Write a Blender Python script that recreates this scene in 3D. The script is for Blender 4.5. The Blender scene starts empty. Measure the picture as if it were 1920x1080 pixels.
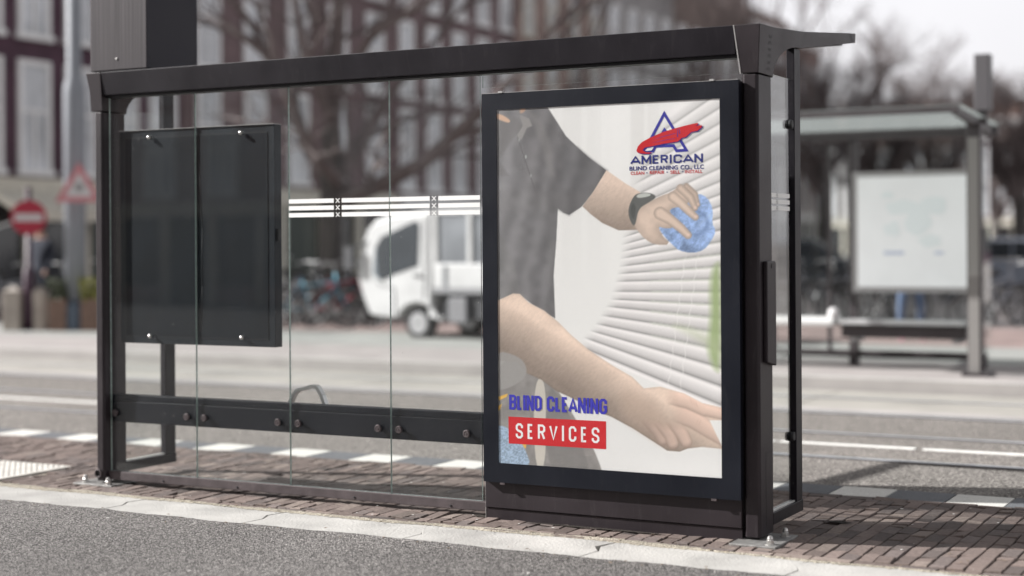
import bpy, bmesh, math, random
import numpy as np
from mathutils import Vector, Matrix
random.seed(7); RNG=np.random.RandomState(7)
C=bpy.context.scene.collection
R=math.radians
# ------------------------------------------------------------------ camera model (world: x along the shelter, y away from the camera, z up)
F=2938.12; TH=R(28.0687); SY=-84.6757; RO=R(.3441); UC,WC,HC=6.8985,-7.5284,1.5
def ray(px,py):
    x=px-960; y=py-540-SY
    a=x*math.cos(RO)-y*math.sin(RO); b=x*math.sin(RO)+y*math.cos(RO)
    X=a/F; Y=-b/F
    return X*math.cos(TH)-math.sin(TH), X*math.sin(TH)+math.cos(TH), Y
def onw(px,py,w):
    d=ray(px,py); t=(w-WC)/d[1]; return UC+d[0]*t, HC+d[2]*t
def onz(px,py,z=0):
    d=ray(px,py); t=(z-HC)/d[2]; return UC+d[0]*t, WC+d[1]*t
def at(px,py,D):
    d=ray(px,py); return Vector((UC+d[0]*D, WC+d[1]*D, HC+d[2]*D))
# ------------------------------------------------------------------ mesh helpers
class MB:
    def __init__(s): s.v=[]; s.f=[]; s.m=[]
    def add(s,vs,fs,mi=0):
        o=len(s.v); s.v+= [tuple(v) for v in vs]; s.f+=[tuple(i+o for i in f) for f in fs]; s.m+=[mi]*len(fs); return s
    def box(s,x0,x1,y0,y1,z0,z1,mi=0,mat=None):
        vs=[Vector((x,y,z)) for z in (z0,z1) for y in (y0,y1) for x in (x0,x1)]
        if mat is not None: vs=[mat@v for v in vs]
        return s.add(vs,[(0,2,3,1),(4,5,7,6),(0,1,5,4),(2,6,7,3),(0,4,6,2),(1,3,7,5)],mi)
    def tube(s,a,b,ra,rb=None,n=10,mi=0,cap=True):
        a=Vector(a); b=Vector(b); rb=ra if rb is None else rb; d=(b-a)
        if d.length<1e-6: return s
        d.normalize(); p=d.orthogonal().normalized(); q=d.cross(p)
        vs=[]
        for c,r in ((a,ra),(b,rb)):
            for k in range(n):
                t=2*math.pi*k/n; vs.append(c+(p*math.cos(t)+q*math.sin(t))*r)
        fs=[(k,(k+1)%n,n+(k+1)%n,n+k) for k in range(n)]
        if cap: fs+=[tuple(range(n-1,-1,-1)),tuple(range(n,2*n))]
        return s.add(vs,fs,mi)
    def path(s,pts,r,n=8,mi=0):
        for a,b in zip(pts,pts[1:]): s.tube(a,b,r,r,n,mi)
        return s
    def prism(s,poly,axis,c0,c1,mi=0):   # poly: 2D points, extruded along axis from c0 to c1
        n=len(poly)
        def P(p,c): return {'x':(c,p[0],p[1]),'y':(p[0],c,p[1]),'z':(p[0],p[1],c)}[axis]
        vs=[P(p,c0) for p in poly]+[P(p,c1) for p in poly]
        fs=[tuple(range(n)),tuple(range(2*n-1,n-1,-1))]+[(k,n+k,n+(k+1)%n,(k+1)%n) for k in range(n)]
        return s.add(vs,fs,mi)
    def lathe(s,c,prof,n=20,axis='z',mi=0):   # prof [(r,h)...]
        vs=[];fs=[];c=Vector(c)
        for r,h in prof:
            for k in range(n):
                t=2*math.pi*k/n; x,y=r*math.cos(t),r*math.sin(t)
                vs.append(c+Vector({'z':(x,y,h),'x':(h,x,y),'y':(x,h,y)}[axis]))
        for i in range(len(prof)-1):
            for k in range(n): fs.append((i*n+k,i*n+(k+1)%n,(i+1)*n+(k+1)%n,(i+1)*n+k))
        fs.append(tuple(range(n))); fs.append(tuple((len(prof)-1)*n+k for k in range(n)))
        return s.add(vs,fs,mi)
    def torus(s,c,R0,r,axis='y',n=28,m=8,mi=0):
        vs=[];fs=[];c=Vector(c)
        for i in range(n):
            t=2*math.pi*i/n
            for j in range(m):
                p=2*math.pi*j/m; rr=R0+r*math.cos(p); h=r*math.sin(p)
                x,y=rr*math.cos(t),rr*math.sin(t)
                vs.append(c+Vector({'z':(x,y,h),'x':(h,x,y),'y':(x,h,y)}[axis]))
        for i in range(n):
            for j in range(m): fs.append((i*m+j,((i+1)%n)*m+j,((i+1)%n)*m+(j+1)%m,i*m+(j+1)%m))
        return s.add(vs,fs,mi)
    def build(s,name,mats,parent=None,smooth=False,bevel=0,loc=None,rz=0,fix=True):
        me=bpy.data.meshes.new(name); me.from_pydata(s.v,[],s.f); me.update()
        if fix:
            bm=bmesh.new(); bm.from_mesh(me); bmesh.ops.recalc_face_normals(bm,faces=bm.faces); bm.to_mesh(me); bm.free()
        if not isinstance(mats,(list,tuple)): mats=[mats]
        for m in mats: me.materials.append(m)
        if len(mats)>1: me.polygons.foreach_set('material_index',s.m)
        if smooth: me.polygons.foreach_set('use_smooth',[True]*len(me.polygons))
        o=bpy.data.objects.new(name,me); C.objects.link(o)
        if parent: o.parent=parent
        if loc is not None: o.location=loc
        o.rotation_euler.z=rz
        if bevel:
            b=o.modifiers.new('bevel','BEVEL'); b.width=bevel; b.segments=2; b.limit_method='ANGLE'; b.angle_limit=R(40)
        return o
def tag(o,label=None,cat=None,group=None,kind=None):
    if label: o['label']=label
    if cat: o['category']=cat
    if group: o['group']=group
    if kind: o['kind']=kind
    return o
def thing(name,label,cat,loc=(0,0,0),rz=0,group=None):
    o=bpy.data.objects.new(name,None); C.objects.link(o); o.location=loc; o.rotation_euler=(0,0,rz); o.empty_display_size=.2
    return tag(o,label,cat,group)
def copy_tree(o,parent=None):
    c=o.copy(); C.objects.link(c)
    if parent: c.parent=parent
    for ch in [x for x in bpy.data.objects if x.parent==o]: copy_tree(ch,c)
    return c
# ------------------------------------------------------------------ materials
def mat(name,col,rough=.5,metal=0,noise=0,nscale=8,bump=0,bscale=40,spec=.5,emis=None,stretch=None,coat=0,wear=0):
    m=bpy.data.materials.new(name); m.use_nodes=True; nt=m.node_tree; N=nt.nodes; L=nt.links; b=N['Principled BSDF']
    b.inputs['Roughness'].default_value=rough; b.inputs['Metallic'].default_value=metal
    b.inputs['Specular IOR Level'].default_value=spec; b.inputs['Coat Weight'].default_value=coat
    b.inputs['Base Color'].default_value=(*col,1)
    tc=N.new('ShaderNodeTexCoord'); mp=N.new('ShaderNodeMapping'); L.new(tc.outputs['Object'],mp.inputs[0])
    if stretch: mp.inputs['Scale'].default_value=stretch
    if noise:
        n=N.new('ShaderNodeTexNoise'); n.inputs['Scale'].default_value=nscale; n.inputs['Detail'].default_value=6; L.new(mp.outputs[0],n.inputs['Vector'])
        r=N.new('ShaderNodeMapRange'); r.inputs['From Min'].default_value=.3; r.inputs['From Max'].default_value=.7
        r.inputs['To Min'].default_value=1-noise; r.inputs['To Max'].default_value=1+noise; L.new(n.outputs[0],r.inputs[0])
        x=N.new('ShaderNodeVectorMath'); x.operation='SCALE'; x.inputs[0].default_value=col; L.new(r.outputs[0],x.inputs['Scale']); L.new(x.outputs[0],b.inputs['Base Color'])
        r2=N.new('ShaderNodeMapRange'); r2.inputs['To Min'].default_value=max(.05,rough-.12); r2.inputs['To Max'].default_value=min(1,rough+.12); L.new(n.outputs[0],r2.inputs[0]); L.new(r2.outputs[0],b.inputs['Roughness'])
    if bump:
        n=N.new('ShaderNodeTexNoise'); n.inputs['Scale'].default_value=bscale; n.inputs['Detail'].default_value=4; L.new(mp.outputs[0],n.inputs['Vector'])
        bp=N.new('ShaderNodeBump'); bp.inputs['Strength'].default_value=bump; bp.inputs['Distance'].default_value=.01; L.new(n.outputs[0],bp.inputs['Height']); L.new(bp.outputs[0],b.inputs['Normal'])
    if wear:      # dust streaks and light scuffs
        src=b.inputs['Base Color'].links[0].from_socket if b.inputs['Base Color'].links else None
        n=N.new('ShaderNodeTexNoise'); n.inputs['Scale'].default_value=7; n.inputs['Detail'].default_value=9; n.inputs['Roughness'].default_value=.75; n.inputs['Distortion'].default_value=.6
        m3=N.new('ShaderNodeMapping'); m3.inputs['Scale'].default_value=(3.0,3.0,.6); L.new(tc.outputs['Object'],m3.inputs[0]); L.new(m3.outputs[0],n.inputs['Vector'])
        r3=N.new('ShaderNodeMapRange'); r3.inputs['From Min'].default_value=.54; r3.inputs['From Max'].default_value=.80; r3.inputs['To Max'].default_value=wear; L.new(n.outputs[0],r3.inputs[0])
        v=N.new('ShaderNodeTexVoronoi'); v.feature='DISTANCE_TO_EDGE'; v.inputs['Scale'].default_value=3.1; m4=N.new('ShaderNodeMapping'); m4.inputs['Scale'].default_value=(1.0,1.0,2.6); m4.inputs['Rotation'].default_value=(0,.35,0); L.new(tc.outputs['Object'],m4.inputs[0]); L.new(m4.outputs[0],v.inputs['Vector'])
        r4=N.new('ShaderNodeMapRange'); r4.inputs['From Min'].default_value=0; r4.inputs['From Max'].default_value=.006; r4.inputs['To Min'].default_value=wear*1.1; r4.inputs['To Max'].default_value=0; L.new(v.outputs['Distance'],r4.inputs[0])
        gt=N.new('ShaderNodeMath'); gt.operation='MULTIPLY'; L.new(r4.outputs[0],gt.inputs[0]); L.new(r3.outputs[0],gt.inputs[1]); g2=N.new('ShaderNodeMath'); g2.operation='MULTIPLY_ADD'; g2.inputs[1].default_value=6; L.new(gt.outputs[0],g2.inputs[0]); L.new(r3.outputs[0],g2.inputs[2])
        mx=N.new('ShaderNodeMix'); mx.data_type='RGBA'; L.new(g2.outputs[0],mx.inputs['Factor']); mx.inputs[7].default_value=(.30,.28,.27,1)
        if src: L.new(src,mx.inputs[6])
        else: mx.inputs[6].default_value=(*col,1)
        L.new(mx.outputs[2],b.inputs['Base Color'])
    if emis: b.inputs['Emission Color'].default_value=(*emis,1); b.inputs['Emission Strength'].default_value=1
    return m
def glassmat(name,tint,gl=1.0,rough=0.0,dust=0):
    m=bpy.data.materials.new(name); m.use_nodes=True; nt=m.node_tree; N=nt.nodes; L=nt.links; N.remove(N['Principled BSDF']); out=N['Material Output']
    t=N.new('ShaderNodeBsdfTransparent'); t.inputs[0].default_value=(*tint,1)
    g=N.new('ShaderNodeBsdfGlossy'); g.inputs['Roughness'].default_value=rough; g.inputs[0].default_value=(gl,gl,gl,1)
    gm=N.new('ShaderNodeNewGeometry'); dt=N.new('ShaderNodeVectorMath'); dt.operation='DOT_PRODUCT'; L.new(gm.outputs['Normal'],dt.inputs[0]); L.new(gm.outputs['Incoming'],dt.inputs[1])
    ab=N.new('ShaderNodeMath'); ab.operation='ABSOLUTE'; L.new(dt.outputs['Value'],ab.inputs[0]); om=N.new('ShaderNodeMath'); om.operation='SUBTRACT'; om.inputs[0].default_value=1; L.new(ab.outputs[0],om.inputs[1])
    pw=N.new('ShaderNodeMath'); pw.operation='POWER'; pw.inputs[1].default_value=5; L.new(om.outputs[0],pw.inputs[0]); f=N.new('ShaderNodeMath'); f.operation='MULTIPLY_ADD'; f.inputs[1].default_value=.95; f.inputs[2].default_value=.026; L.new(pw.outputs[0],f.inputs[0]); x=N.new('ShaderNodeMixShader')
    if dust:
        tc=N.new('ShaderNodeTexCoord'); mp=N.new('ShaderNodeMapping'); mp.inputs['Scale'].default_value=(2.2,2.2,.5); L.new(tc.outputs['Object'],mp.inputs[0]); n=N.new('ShaderNodeTexNoise'); n.inputs['Scale'].default_value=5; n.inputs['Detail'].default_value=10; n.inputs['Roughness'].default_value=.7; L.new(mp.outputs[0],n.inputs['Vector'])
        r=N.new('ShaderNodeMapRange'); r.inputs['From Min'].default_value=.5; r.inputs['From Max'].default_value=.85; r.inputs['To Min'].default_value=dust*.25; r.inputs['To Max'].default_value=dust; L.new(n.outputs[0],r.inputs[0])
        v=N.new('ShaderNodeTexVoronoi'); v.inputs['Scale'].default_value=26; L.new(tc.outputs['Object'],v.inputs['Vector']); r2=N.new('ShaderNodeMapRange'); r2.inputs['From Min'].default_value=.05; r2.inputs['From Max'].default_value=.09; r2.inputs['To Min'].default_value=.5; r2.inputs['To Max'].default_value=0; L.new(v.outputs['Distance'],r2.inputs[0])
        sc=N.new('ShaderNodeSeparateColor'); L.new(v.outputs['Color'],sc.inputs[0]); gt=N.new('ShaderNodeMath'); gt.operation='GREATER_THAN'; gt.inputs[1].default_value=.90; L.new(sc.outputs[0],gt.inputs[0]); mu=N.new('ShaderNodeMath'); mu.operation='MULTIPLY_ADD'; L.new(r2.outputs[0],mu.inputs[0]); L.new(gt.outputs[0],mu.inputs[1]); L.new(r.outputs[0],mu.inputs[2])
        df=N.new('ShaderNodeBsdfDiffuse'); df.inputs[0].default_value=(.6,.6,.58,1); xd=N.new('ShaderNodeMixShader'); L.new(mu.outputs[0],xd.inputs[0]); L.new(t.outputs[0],xd.inputs[1]); L.new(df.outputs[0],xd.inputs[2]); t=xd
    L.new(f.outputs[0],x.inputs[0]); L.new(t.outputs[0],x.inputs[1]); L.new(g.outputs[0],x.inputs[2]); L.new(x.outputs[0],out.inputs[0]); return m
def grain(name,stops,scale,bump,dist=.006,rough=.9,patch=.12,pscale=.9):   # aggregate surfaces: grains of several tones with relief
    m=bpy.data.materials.new(name); m.use_nodes=True; nt=m.node_tree; N=nt.nodes; L=nt.links; b=N['Principled BSDF']; b.inputs['Roughness'].default_value=rough; b.inputs['Specular IOR Level'].default_value=.3
    tc=N.new('ShaderNodeTexCoord'); v=N.new('ShaderNodeTexVoronoi'); v.inputs['Scale'].default_value=scale; v.inputs['Randomness'].default_value=1; L.new(tc.outputs['Object'],v.inputs['Vector'])
    sp=N.new('ShaderNodeSeparateColor'); L.new(v.outputs['Color'],sp.inputs[0])
    cr=N.new('ShaderNodeValToRGB'); e=cr.color_ramp.elements; e[0].position=stops[0][0]; e[0].color=(*stops[0][1],1); e[1].position=stops[-1][0]; e[1].color=(*stops[-1][1],1)
    for p,c in stops[1:-1]: q=e.new(p); q.color=(*c,1)
    L.new(sp.outputs[0],cr.inputs[0])
    n=N.new('ShaderNodeTexNoise'); n.inputs['Scale'].default_value=pscale; n.inputs['Detail'].default_value=8; L.new(tc.outputs['Object'],n.inputs['Vector'])
    r=N.new('ShaderNodeMapRange'); r.inputs['From Min'].default_value=.3; r.inputs['From Max'].default_value=.7; r.inputs['To Min'].default_value=1-patch; r.inputs['To Max'].default_value=1+patch; L.new(n.outputs[0],r.inputs[0])
    x=N.new('ShaderNodeVectorMath'); x.operation='SCALE'; L.new(cr.outputs[0],x.inputs[0]); L.new(r.outputs[0],x.inputs['Scale']); L.new(x.outputs[0],b.inputs['Base Color'])
    inv=N.new('ShaderNodeMath'); inv.operation='SUBTRACT'; inv.inputs[0].default_value=1; L.new(v.outputs['Distance'],inv.inputs[1])
    bp=N.new('ShaderNodeBump'); bp.inputs['Strength'].default_value=bump; bp.inputs['Distance'].default_value=dist; L.new(inv.outputs[0],bp.inputs['Height']); L.new(bp.outputs[0],b.inputs['Normal'])
    return m
def attrmat(name,rough=.85,noise=.18,nscale=60,bump=.4,bscale=120,spec=.3):   # colour from a mesh attribute, with fine noise on it
    m=bpy.data.materials.new(name); m.use_nodes=True; nt=m.node_tree; N=nt.nodes; L=nt.links; b=N['Principled BSDF']; b.inputs['Roughness'].default_value=rough; b.inputs['Specular IOR Level'].default_value=spec
    a=N.new('ShaderNodeAttribute'); a.attribute_name='col'; tc=N.new('ShaderNodeTexCoord')
    if noise:
        n=N.new('ShaderNodeTexNoise'); n.inputs['Scale'].default_value=nscale; n.inputs['Detail'].default_value=5; L.new(tc.outputs['Object'],n.inputs['Vector'])
        r=N.new('ShaderNodeMapRange'); r.inputs['From Min'].default_value=.3; r.inputs['From Max'].default_value=.7; r.inputs['To Min'].default_value=1-noise; r.inputs['To Max'].default_value=1+noise; L.new(n.outputs[0],r.inputs[0])
        x=N.new('ShaderNodeVectorMath'); x.operation='SCALE'; L.new(a.outputs['Color'],x.inputs[0]); L.new(r.outputs[0],x.inputs['Scale']); L.new(x.outputs[0],b.inputs['Base Color'])
    else: L.new(a.outputs['Color'],b.inputs['Base Color'])
    if bump:
        n=N.new('ShaderNodeTexNoise'); n.inputs['Scale'].default_value=bscale; L.new(tc.outputs['Object'],n.inputs['Vector'])
        bp=N.new('ShaderNodeBump'); bp.inputs['Strength'].default_value=bump; bp.inputs['Distance'].default_value=.004; L.new(n.outputs[0],bp.inputs['Height']); L.new(bp.outputs[0],b.inputs['Normal'])
    return m
def s2l(c): return tuple((x/255/12.92 if x/255<=.04045 else ((x/255+.055)/1.055)**2.4) for x in c)
def frost(name):
    m=bpy.data.materials.new(name); m.use_nodes=True; nt=m.node_tree; N=nt.nodes; L=nt.links; N.remove(N['Principled BSDF'])
    t=N.new('ShaderNodeBsdfTranslucent'); t.inputs[0].default_value=(.33,.345,.34,1); p=N.new('ShaderNodeBsdfTransparent'); p.inputs[0].default_value=(.9,.94,.93,1); d=N.new('ShaderNodeMixShader'); d.inputs[0].default_value=.55
    L.new(t.outputs[0],d.inputs[1]); L.new(p.outputs[0],d.inputs[2]); L.new(d.outputs[0],N['Material Output'].inputs[0]); return m
M={}
M['metal']=mat('plum brown powder coat',(.026,.0200,.0230),.46,.1,.2,3,.15,300,spec=.28,wear=.09)
M['metal_dark']=mat('dark powder coat',(.0098,.0076,.0112),.45,.1,.18,4,.1,300,spec=.28,wear=.05)
M['metal_rail']=mat('dusty brown rail',(.075,.060,.062),.55,.1,.25,9,.3,200,spec=.3,wear=.12)
M['case']=mat('charcoal case enamel',(.0055,.0068,.0118),.42,0,.15,3,.06,200,spec=.24,wear=.035)
M['board']=mat('blue black board face',(.0045,.0078,.0125),.6,0,.2,4,.05,200,spec=.16,wear=.02)
M['black']=mat('black rubber',(.010,.010,.012),.6)
M['brush']=mat('brushed bronze sheet',(.044,.038,.041),.5,.2,.48,1,.0,10,stretch=(110,110,.8),spec=.3)
M['steel']=mat('weathered zinc steel',(.55,.54,.52),.35,.9,.15,30)
M['alu']=mat('brushed aluminium',(.72,.72,.70),.4,.55,.08,20)
M['clip']=mat('pale clip',(.45,.44,.43),.4,.5)
M['glass']=glassmat('clear safety glass',(.972,.981,.978),dust=.007)
M['roofglass']=glassmat('tinted roof glass',(.975,.982,.98))
M['edge']=mat('ground glass edge',(.36,.44,.41),.25,0,.2,30)
M['white']=mat('white film',(.82,.82,.80),.5)
M['film']=glassmat('grey stripe shade',(.80,.79,.79),.6,.2)  # grey tint that paints in the shadow between the stripe ends
# ------------------------------------------------------------------ ground
ASPH=grain('coarse grey asphalt',[(0,(.024,.022,.021)),(.35,(.08,.074,.071)),(.7,(.185,.174,.167)),(1,(.40,.38,.36))],150,1.0,.010,.85,.24,.55)
ROAD=grain('pale road asphalt',[(0,(.04,.036,.032)),(.35,(.12,.109,.099)),(.7,(.225,.207,.19)),(1,(.41,.38,.35))],100,.9,.006,.9,.14,.5)
def sheet(name,x0,x1,y0,y1,z,m,kind='structure'):
    o=MB().add([(x0,y0,z),(x1,y0,z),(x1,y1,z),(x0,y1,z)],[(0,1,2,3)]).build(name,m,fix=False); return tag(o,kind=kind)
sheet('ground',-400,400,-300,700,-.16,mat('grey paving far',(.24,.225,.21),.9,0,.2,.3))
# foreground carriageway, ragged edge lying on the kerb
xs=np.linspace(-30,30,1500); e=-.765+.010*np.sin(xs*3.1)+.008*np.sin(xs*11+1)+RNG.randn(1500)*.0045
b=MB(); vs=[]; 
for x,y in zip(xs,e): vs+= [(x,-30,-.02),(x,y-.03,.001),(x,y,-.001)]
fs=[]
for i in range(1499): fs+= [(3*i,3*i+3,3*i+4,3*i+1),(3*i+1,3*i+4,3*i+5,3*i+2)]
tag(b.add(vs,fs).build('road',ASPH,fix=False),kind='structure')
KERB=mat('pale kerb concrete',(.37,.36,.34),.85,0,.22,2.6,.5,60,wear=.35)
b=MB(); x=-20.37
while x<22:
    L_=1.0+random.uniform(-.02,.02)
    j=random.uniform(-.012,.012); g=.0022
    poly=[(x+g,-.82),(x+L_-g,-.82),(x+L_-g+.03,-.60),(x+L_-g-.02+j,-.5),(x+L_-g+.02,-.36),(x+g+.02,-.36),(x+g-.02+j,-.5),(x+g+.03,-.60)]
    b.prism(poly,'z',-.1,-.004+random.uniform(-.001,.002)); x+=L_+.002
tag(b.build('kerb',KERB,bevel=.003),kind='structure')
xs=np.linspace(-14,12,1600); e1=-.385+.012*np.sin(xs*2.3)+.010*np.sin(xs*7.7)+RNG.randn(1600)*.006; e2=-.300+.018*np.sin(xs*1.7+2)+.012*np.sin(xs*9)+RNG.randn(1600)*.008
e2=np.where(xs>4.1,-.345+(e2+.30)*.4,e2); b=MB(); b.add([v for x,a,c in zip(xs,e1,e2) for v in ((x,a,-.002),(x,(a+c)/2,.0035),(x,c,-.002))],[f for i in range(1599) for f in ((3*i,3*i+3,3*i+4,3*i+1),(3*i+1,3*i+4,3*i+5,3*i+2))])
tag(b.build('kerb_sand',grain('kerb side sand',[(0,(.16,.14,.11)),(.5,(.30,.27,.22)),(1,(.48,.44,.36))],230,.8,.004,.95,.2,3),fix=False),kind='structure')
SAND=grain('sandy joint filling',[(0,(.10,.085,.07)),(.5,(.30,.26,.21)),(1,(.52,.47,.39))],260,.8,.003,.95,.2,3)
sheet('joint_sand',-40,40,-.40,1.6,-.013,SAND)
# clinker bricks, each with its own height, tilt and tone
bv=[];bf=[];bc=[]
def brick(x0,x1,y0,y1,shade,h=0,hero=1):
    t1,t2=random.gauss(0,.0016)*hero,random.gauss(0,.0022)*hero; z=h+random.gauss(0,.0016)*hero; rot=random.gauss(0,.006)*hero; o=len(bv); cx,cy=(x0+x1)/2,(y0+y1)/2
    k=.0035
    def P(x,y,zz):
        dx,dy=x-cx,y-cy
        return (cx+dx-dy*rot,cy+dy+dx*rot,zz)
    for (ix,iy) in ((0,0),(1,0),(1,1),(0,1)):
        X=x1 if ix else x0; Y=y1 if iy else y0; zc=z+(t1 if ix else -t1)+(t2 if iy else -t2)
        bv.append(P(X,Y,-.03)); bv.append(P(X,Y,zc-k)); bv.append(P(X+(-k if ix else k),Y+(-k if iy else k),zc))
    for a in range(4):
        c=(a+1)%4; bf.append((o+3*a,o+3*c,o+3*c+1,o+3*a+1)); bf.append((o+3*a+1,o+3*c+1,o+3*c+2,o+3*a+2))
    bf.append((o+2,o+5,o+8,o+11)); bc.extend([shade]*12)
def tone(dark=1.0):
    k=random.gauss(1,.16)*dark; r=random.random()
    base=(.150,.117,.104) if r<.6 else ((.125,.102,.094) if r<.87 else (.195,.158,.138))
    return (base[0]*k,base[1]*k,base[2]*k,1)
def inslab(x,y): return x<-.74 and -.31<y<.45
x=-16.0
while x<9.5:
    bw=.083+random.gauss(0,.0015); y=-.272-random.random()*.18
    hero=1.0
    while y<1.545:
        bl=.195 if random.random()<.86 else .095
        y0=max(y,-.268); y1=min(y+bl,1.46)
        if y1-y0>.03 and not inslab(x,(y0+y1)/2): brick(x+.003,x+bw-.003,y0+.003,y1-.003,tone(),0,hero)
        y+=bl
    x+=bw+.001
x=-16.0
while x<9.5:      # stretcher courses along both edges
    l=.197+random.gauss(0,.002)
    if x>-.9: brick(x+.003,x+l-.003,-.352,-.273,tone(1.02),-.002)
    else: brick(x+.003,x+l-.003,-.352,-.31,tone(),-.002)
    brick(x+.003,x+l-.003,1.467,1.545,tone(.95),0); x+=l
me=bpy.data.meshes.new('brick_pavement'); me.from_pydata(bv,[],bf); me.update()
ca=me.color_attributes.new('col','FLOAT_COLOR','POINT'); ca.data.foreach_set('color',np.array(bc,'f').ravel())
me.materials.append(attrmat('clinker brick',.85,.22,45,.5,150)); o=bpy.data.objects.new('brick_pavement',me); C.objects.link(o); tag(o,kind='structure')
# tactile slab with domes
b=MB(); b.box(-6.0,-.75,-.305,.445,-.04,.003)
xx=-6+.04
while xx<-.77:
    yy=-.27
    while yy<.43:
        n=8; o_=[(xx+.011*math.cos(2*math.pi*k/n),yy+.011*math.sin(2*math.pi*k/n),.0032) for k in range(n)]+[(xx+.007*math.cos(2*math.pi*k/n),yy+.007*math.sin(2*math.pi*k/n),.008) for k in range(n)]
        b.add(o_,[(k,(k+1)%n,n+(k+1)%n,n+k) for k in range(n)]+[tuple(range(n,2*n))]); yy+=.05
    xx+=.05
tag(b.build('tactile_paving',mat('pale tactile concrete',(.52,.50,.46),.85,0,.15,12,.3,120)),kind='structure')
# dirt patches at the shelter feet, and a strip painted as shade under the plinth
b=MB(); rr=random.Random(12)
for (u,w,a,c) in ((4.50,.64,.09,.035),(2.71,-.03,.06,.05),(.14,.02,.10,.04),(3.4,-.10,.55,.022)):
    n=18; b.add([(u+a*rr.uniform(.6,1)*math.cos(2*math.pi*k/n),w+c*rr.uniform(.6,1)*math.sin(2*math.pi*k/n),.0062) for k in range(n)],[tuple(range(n))])
tag(b.build('soil',grain('dark soil and painted shade',[(0,(.008,.006,.005)),(.6,(.03,.024,.02)),(1,(.09,.075,.06))],300,.9,.006,.95,.2,3),fix=False),'dark soil and painted shade round the feet of the shelter','soil',kind='stuff')
# black-and-white edging tiles at the tram carriageway
b=MB()
for k in range(-50,16):
    u0=-.624+k*.6846
    b.box(u0+.004,u0+.331,1.553,1.884,-.05,-.001+random.gauss(0,.001),0)
    b.box(u0+.338,u0+.680,1.553,1.884,-.05,-.001+random.gauss(0,.001),1)
tag(b.build('edging_tiles',[grain('white edging tile',[(0,(.46,.45,.42)),(1,(.68,.67,.63))],240,.2,.002,.85,.06,6),grain('grey edging tile',[(0,(.095,.10,.108)),(1,(.15,.155,.165))],200,.2,.002,.8,.12,6)],bevel=.004),kind='structure')
sheet('tram_road',-120,60,1.888,5.97,-.006,ROAD)
sheet('track_strip',-120,60,5.98,6.26,-.003,mat('pinkish track strip',(.34,.32,.31),.9,0,.15,2,.3,60))
b=MB(); xq=-60.0
while xq<30: b.box(xq+.01,xq+2.39,6.268,7.90,-.1,-.004); xq+=2.4
tag(b.build('tram_track_bed',mat('beige track concrete',(.30,.285,.258),.9,0,.18,1.2,.3,60)),kind='structure'); sheet('kerb_shade',-120,60,7.90,8.0,-.02,mat('dark gutter',(.13,.12,.11),.9))  # last sheet: dark strip painted as the shade at the far kerb's foot
RAIL=mat('tram rail steel',(.50,.51,.54),.38,.6,.1,6); GRV=mat('rail groove',(.07,.065,.06),.8)
for w in (3.11,4.45,5.84,7.18):
    b=MB(); b.box(-120,60,w-.028,w+.028,-.05,.004,0); b.box(-120,60,w+.030,w+.048,-.05,-.0005,1); b.box(-120,60,w-.045,w-.030,-.05,-.0015,1)
    tag(b.build('tram_rail',[RAIL,GRV]),kind='structure')
WP=mat('worn road paint',(.74,.73,.70),.8,0,.12,14)
b=MB(); x=3.658-.9*70
while x<9: b.box(x,x+1.003 if x>-3 else x+1.04,3.765,3.838,-.02,.001); x+=1.059
b.box(5.45,6.4,2.35,2.41,-.02,.001)
tag(b.build('lane_marking',WP),kind='structure')
# far platform and square
b=MB(); b.box(-120,60,8.0,8.32,-.1,.115); tag(b.build('far_kerb',mat('kerb stone sandy',(.36,.34,.325),.85,0,.12,2,.2,40)),kind='structure')
sheet('platform_paving',-120,60,8.32,10.4,.112,mat('pinkish paving',(.30,.275,.265),.9,0,.14,2,.2,40))
sheet('platform_slabs',-120,60,10.4,13.2,.114,mat('grey green slabs',(.265,.27,.255),.9,0,.12,1.5,.2,40))
sheet('cycle_path',-120,60,13.2,18.0,.106,mat('red brown path',(.26,.195,.18),.9,0,.2,1.5,.2,40))
sheet('square_paving',-200,200,18.0,400,.10,mat('grey square paving',(.27,.25,.24),.9,0,.2,.8,.2,40))
# small litter petals and lichen spots on the paving
b=MB()
for k in range(150):
    u=random.uniform(-4,7); w=random.choice([random.uniform(-2.6,-.8),random.uniform(-.3,1.4),random.uniform(-.3,1.4)]); r=random.uniform(.003,.010)
    zz=.006 if w>-.77 else -.012+(.02*(w+30)/29.2)
    n=7; b.add([(u+r*random.uniform(.6,1.3)*math.cos(2*math.pi*i/n),w+r*random.uniform(.6,1.3)*math.sin(2*math.pi*i/n),zz+.001) for i in range(n)],[tuple(range(n))])
tag(b.build('gum_spots',mat('pale gum spots',(.62,.60,.57),.9),fix=False),'pale gum spots and petals scattered over bricks and asphalt','litter',kind='stuff')
b=MB(); rr=random.Random(31)
for k in range(420):
    u=rr.uniform(-3,6.5); w=rr.choice([rr.gauss(-.80,.05),rr.gauss(-.37,.03),rr.uniform(-.3,1.5)]); r=rr.uniform(.002,.007); z=(.006 if w>-.77 else .004); a=rr.random()*6.28
    if w<-.77: z=.001-(abs(w)-.765)*.00068+.002
    ca,sa=math.cos(a),math.sin(a); b.add([(u+ca*r*2,w+sa*r*2,z),(u-sa*r,w+ca*r,z+r*.5),(u-ca*r*2,w-sa*r*2,z),(u+sa*r,w-ca*r,z+r*.3)],[(0,1,2,3)])
tag(b.build('leaf_litter',mat('dry leaf bits',(.17,.125,.08),.9,0,.5,40),fix=False),'dry leaf bits and grit gathered along the kerb and brick joints','litter',kind='stuff')
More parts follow.
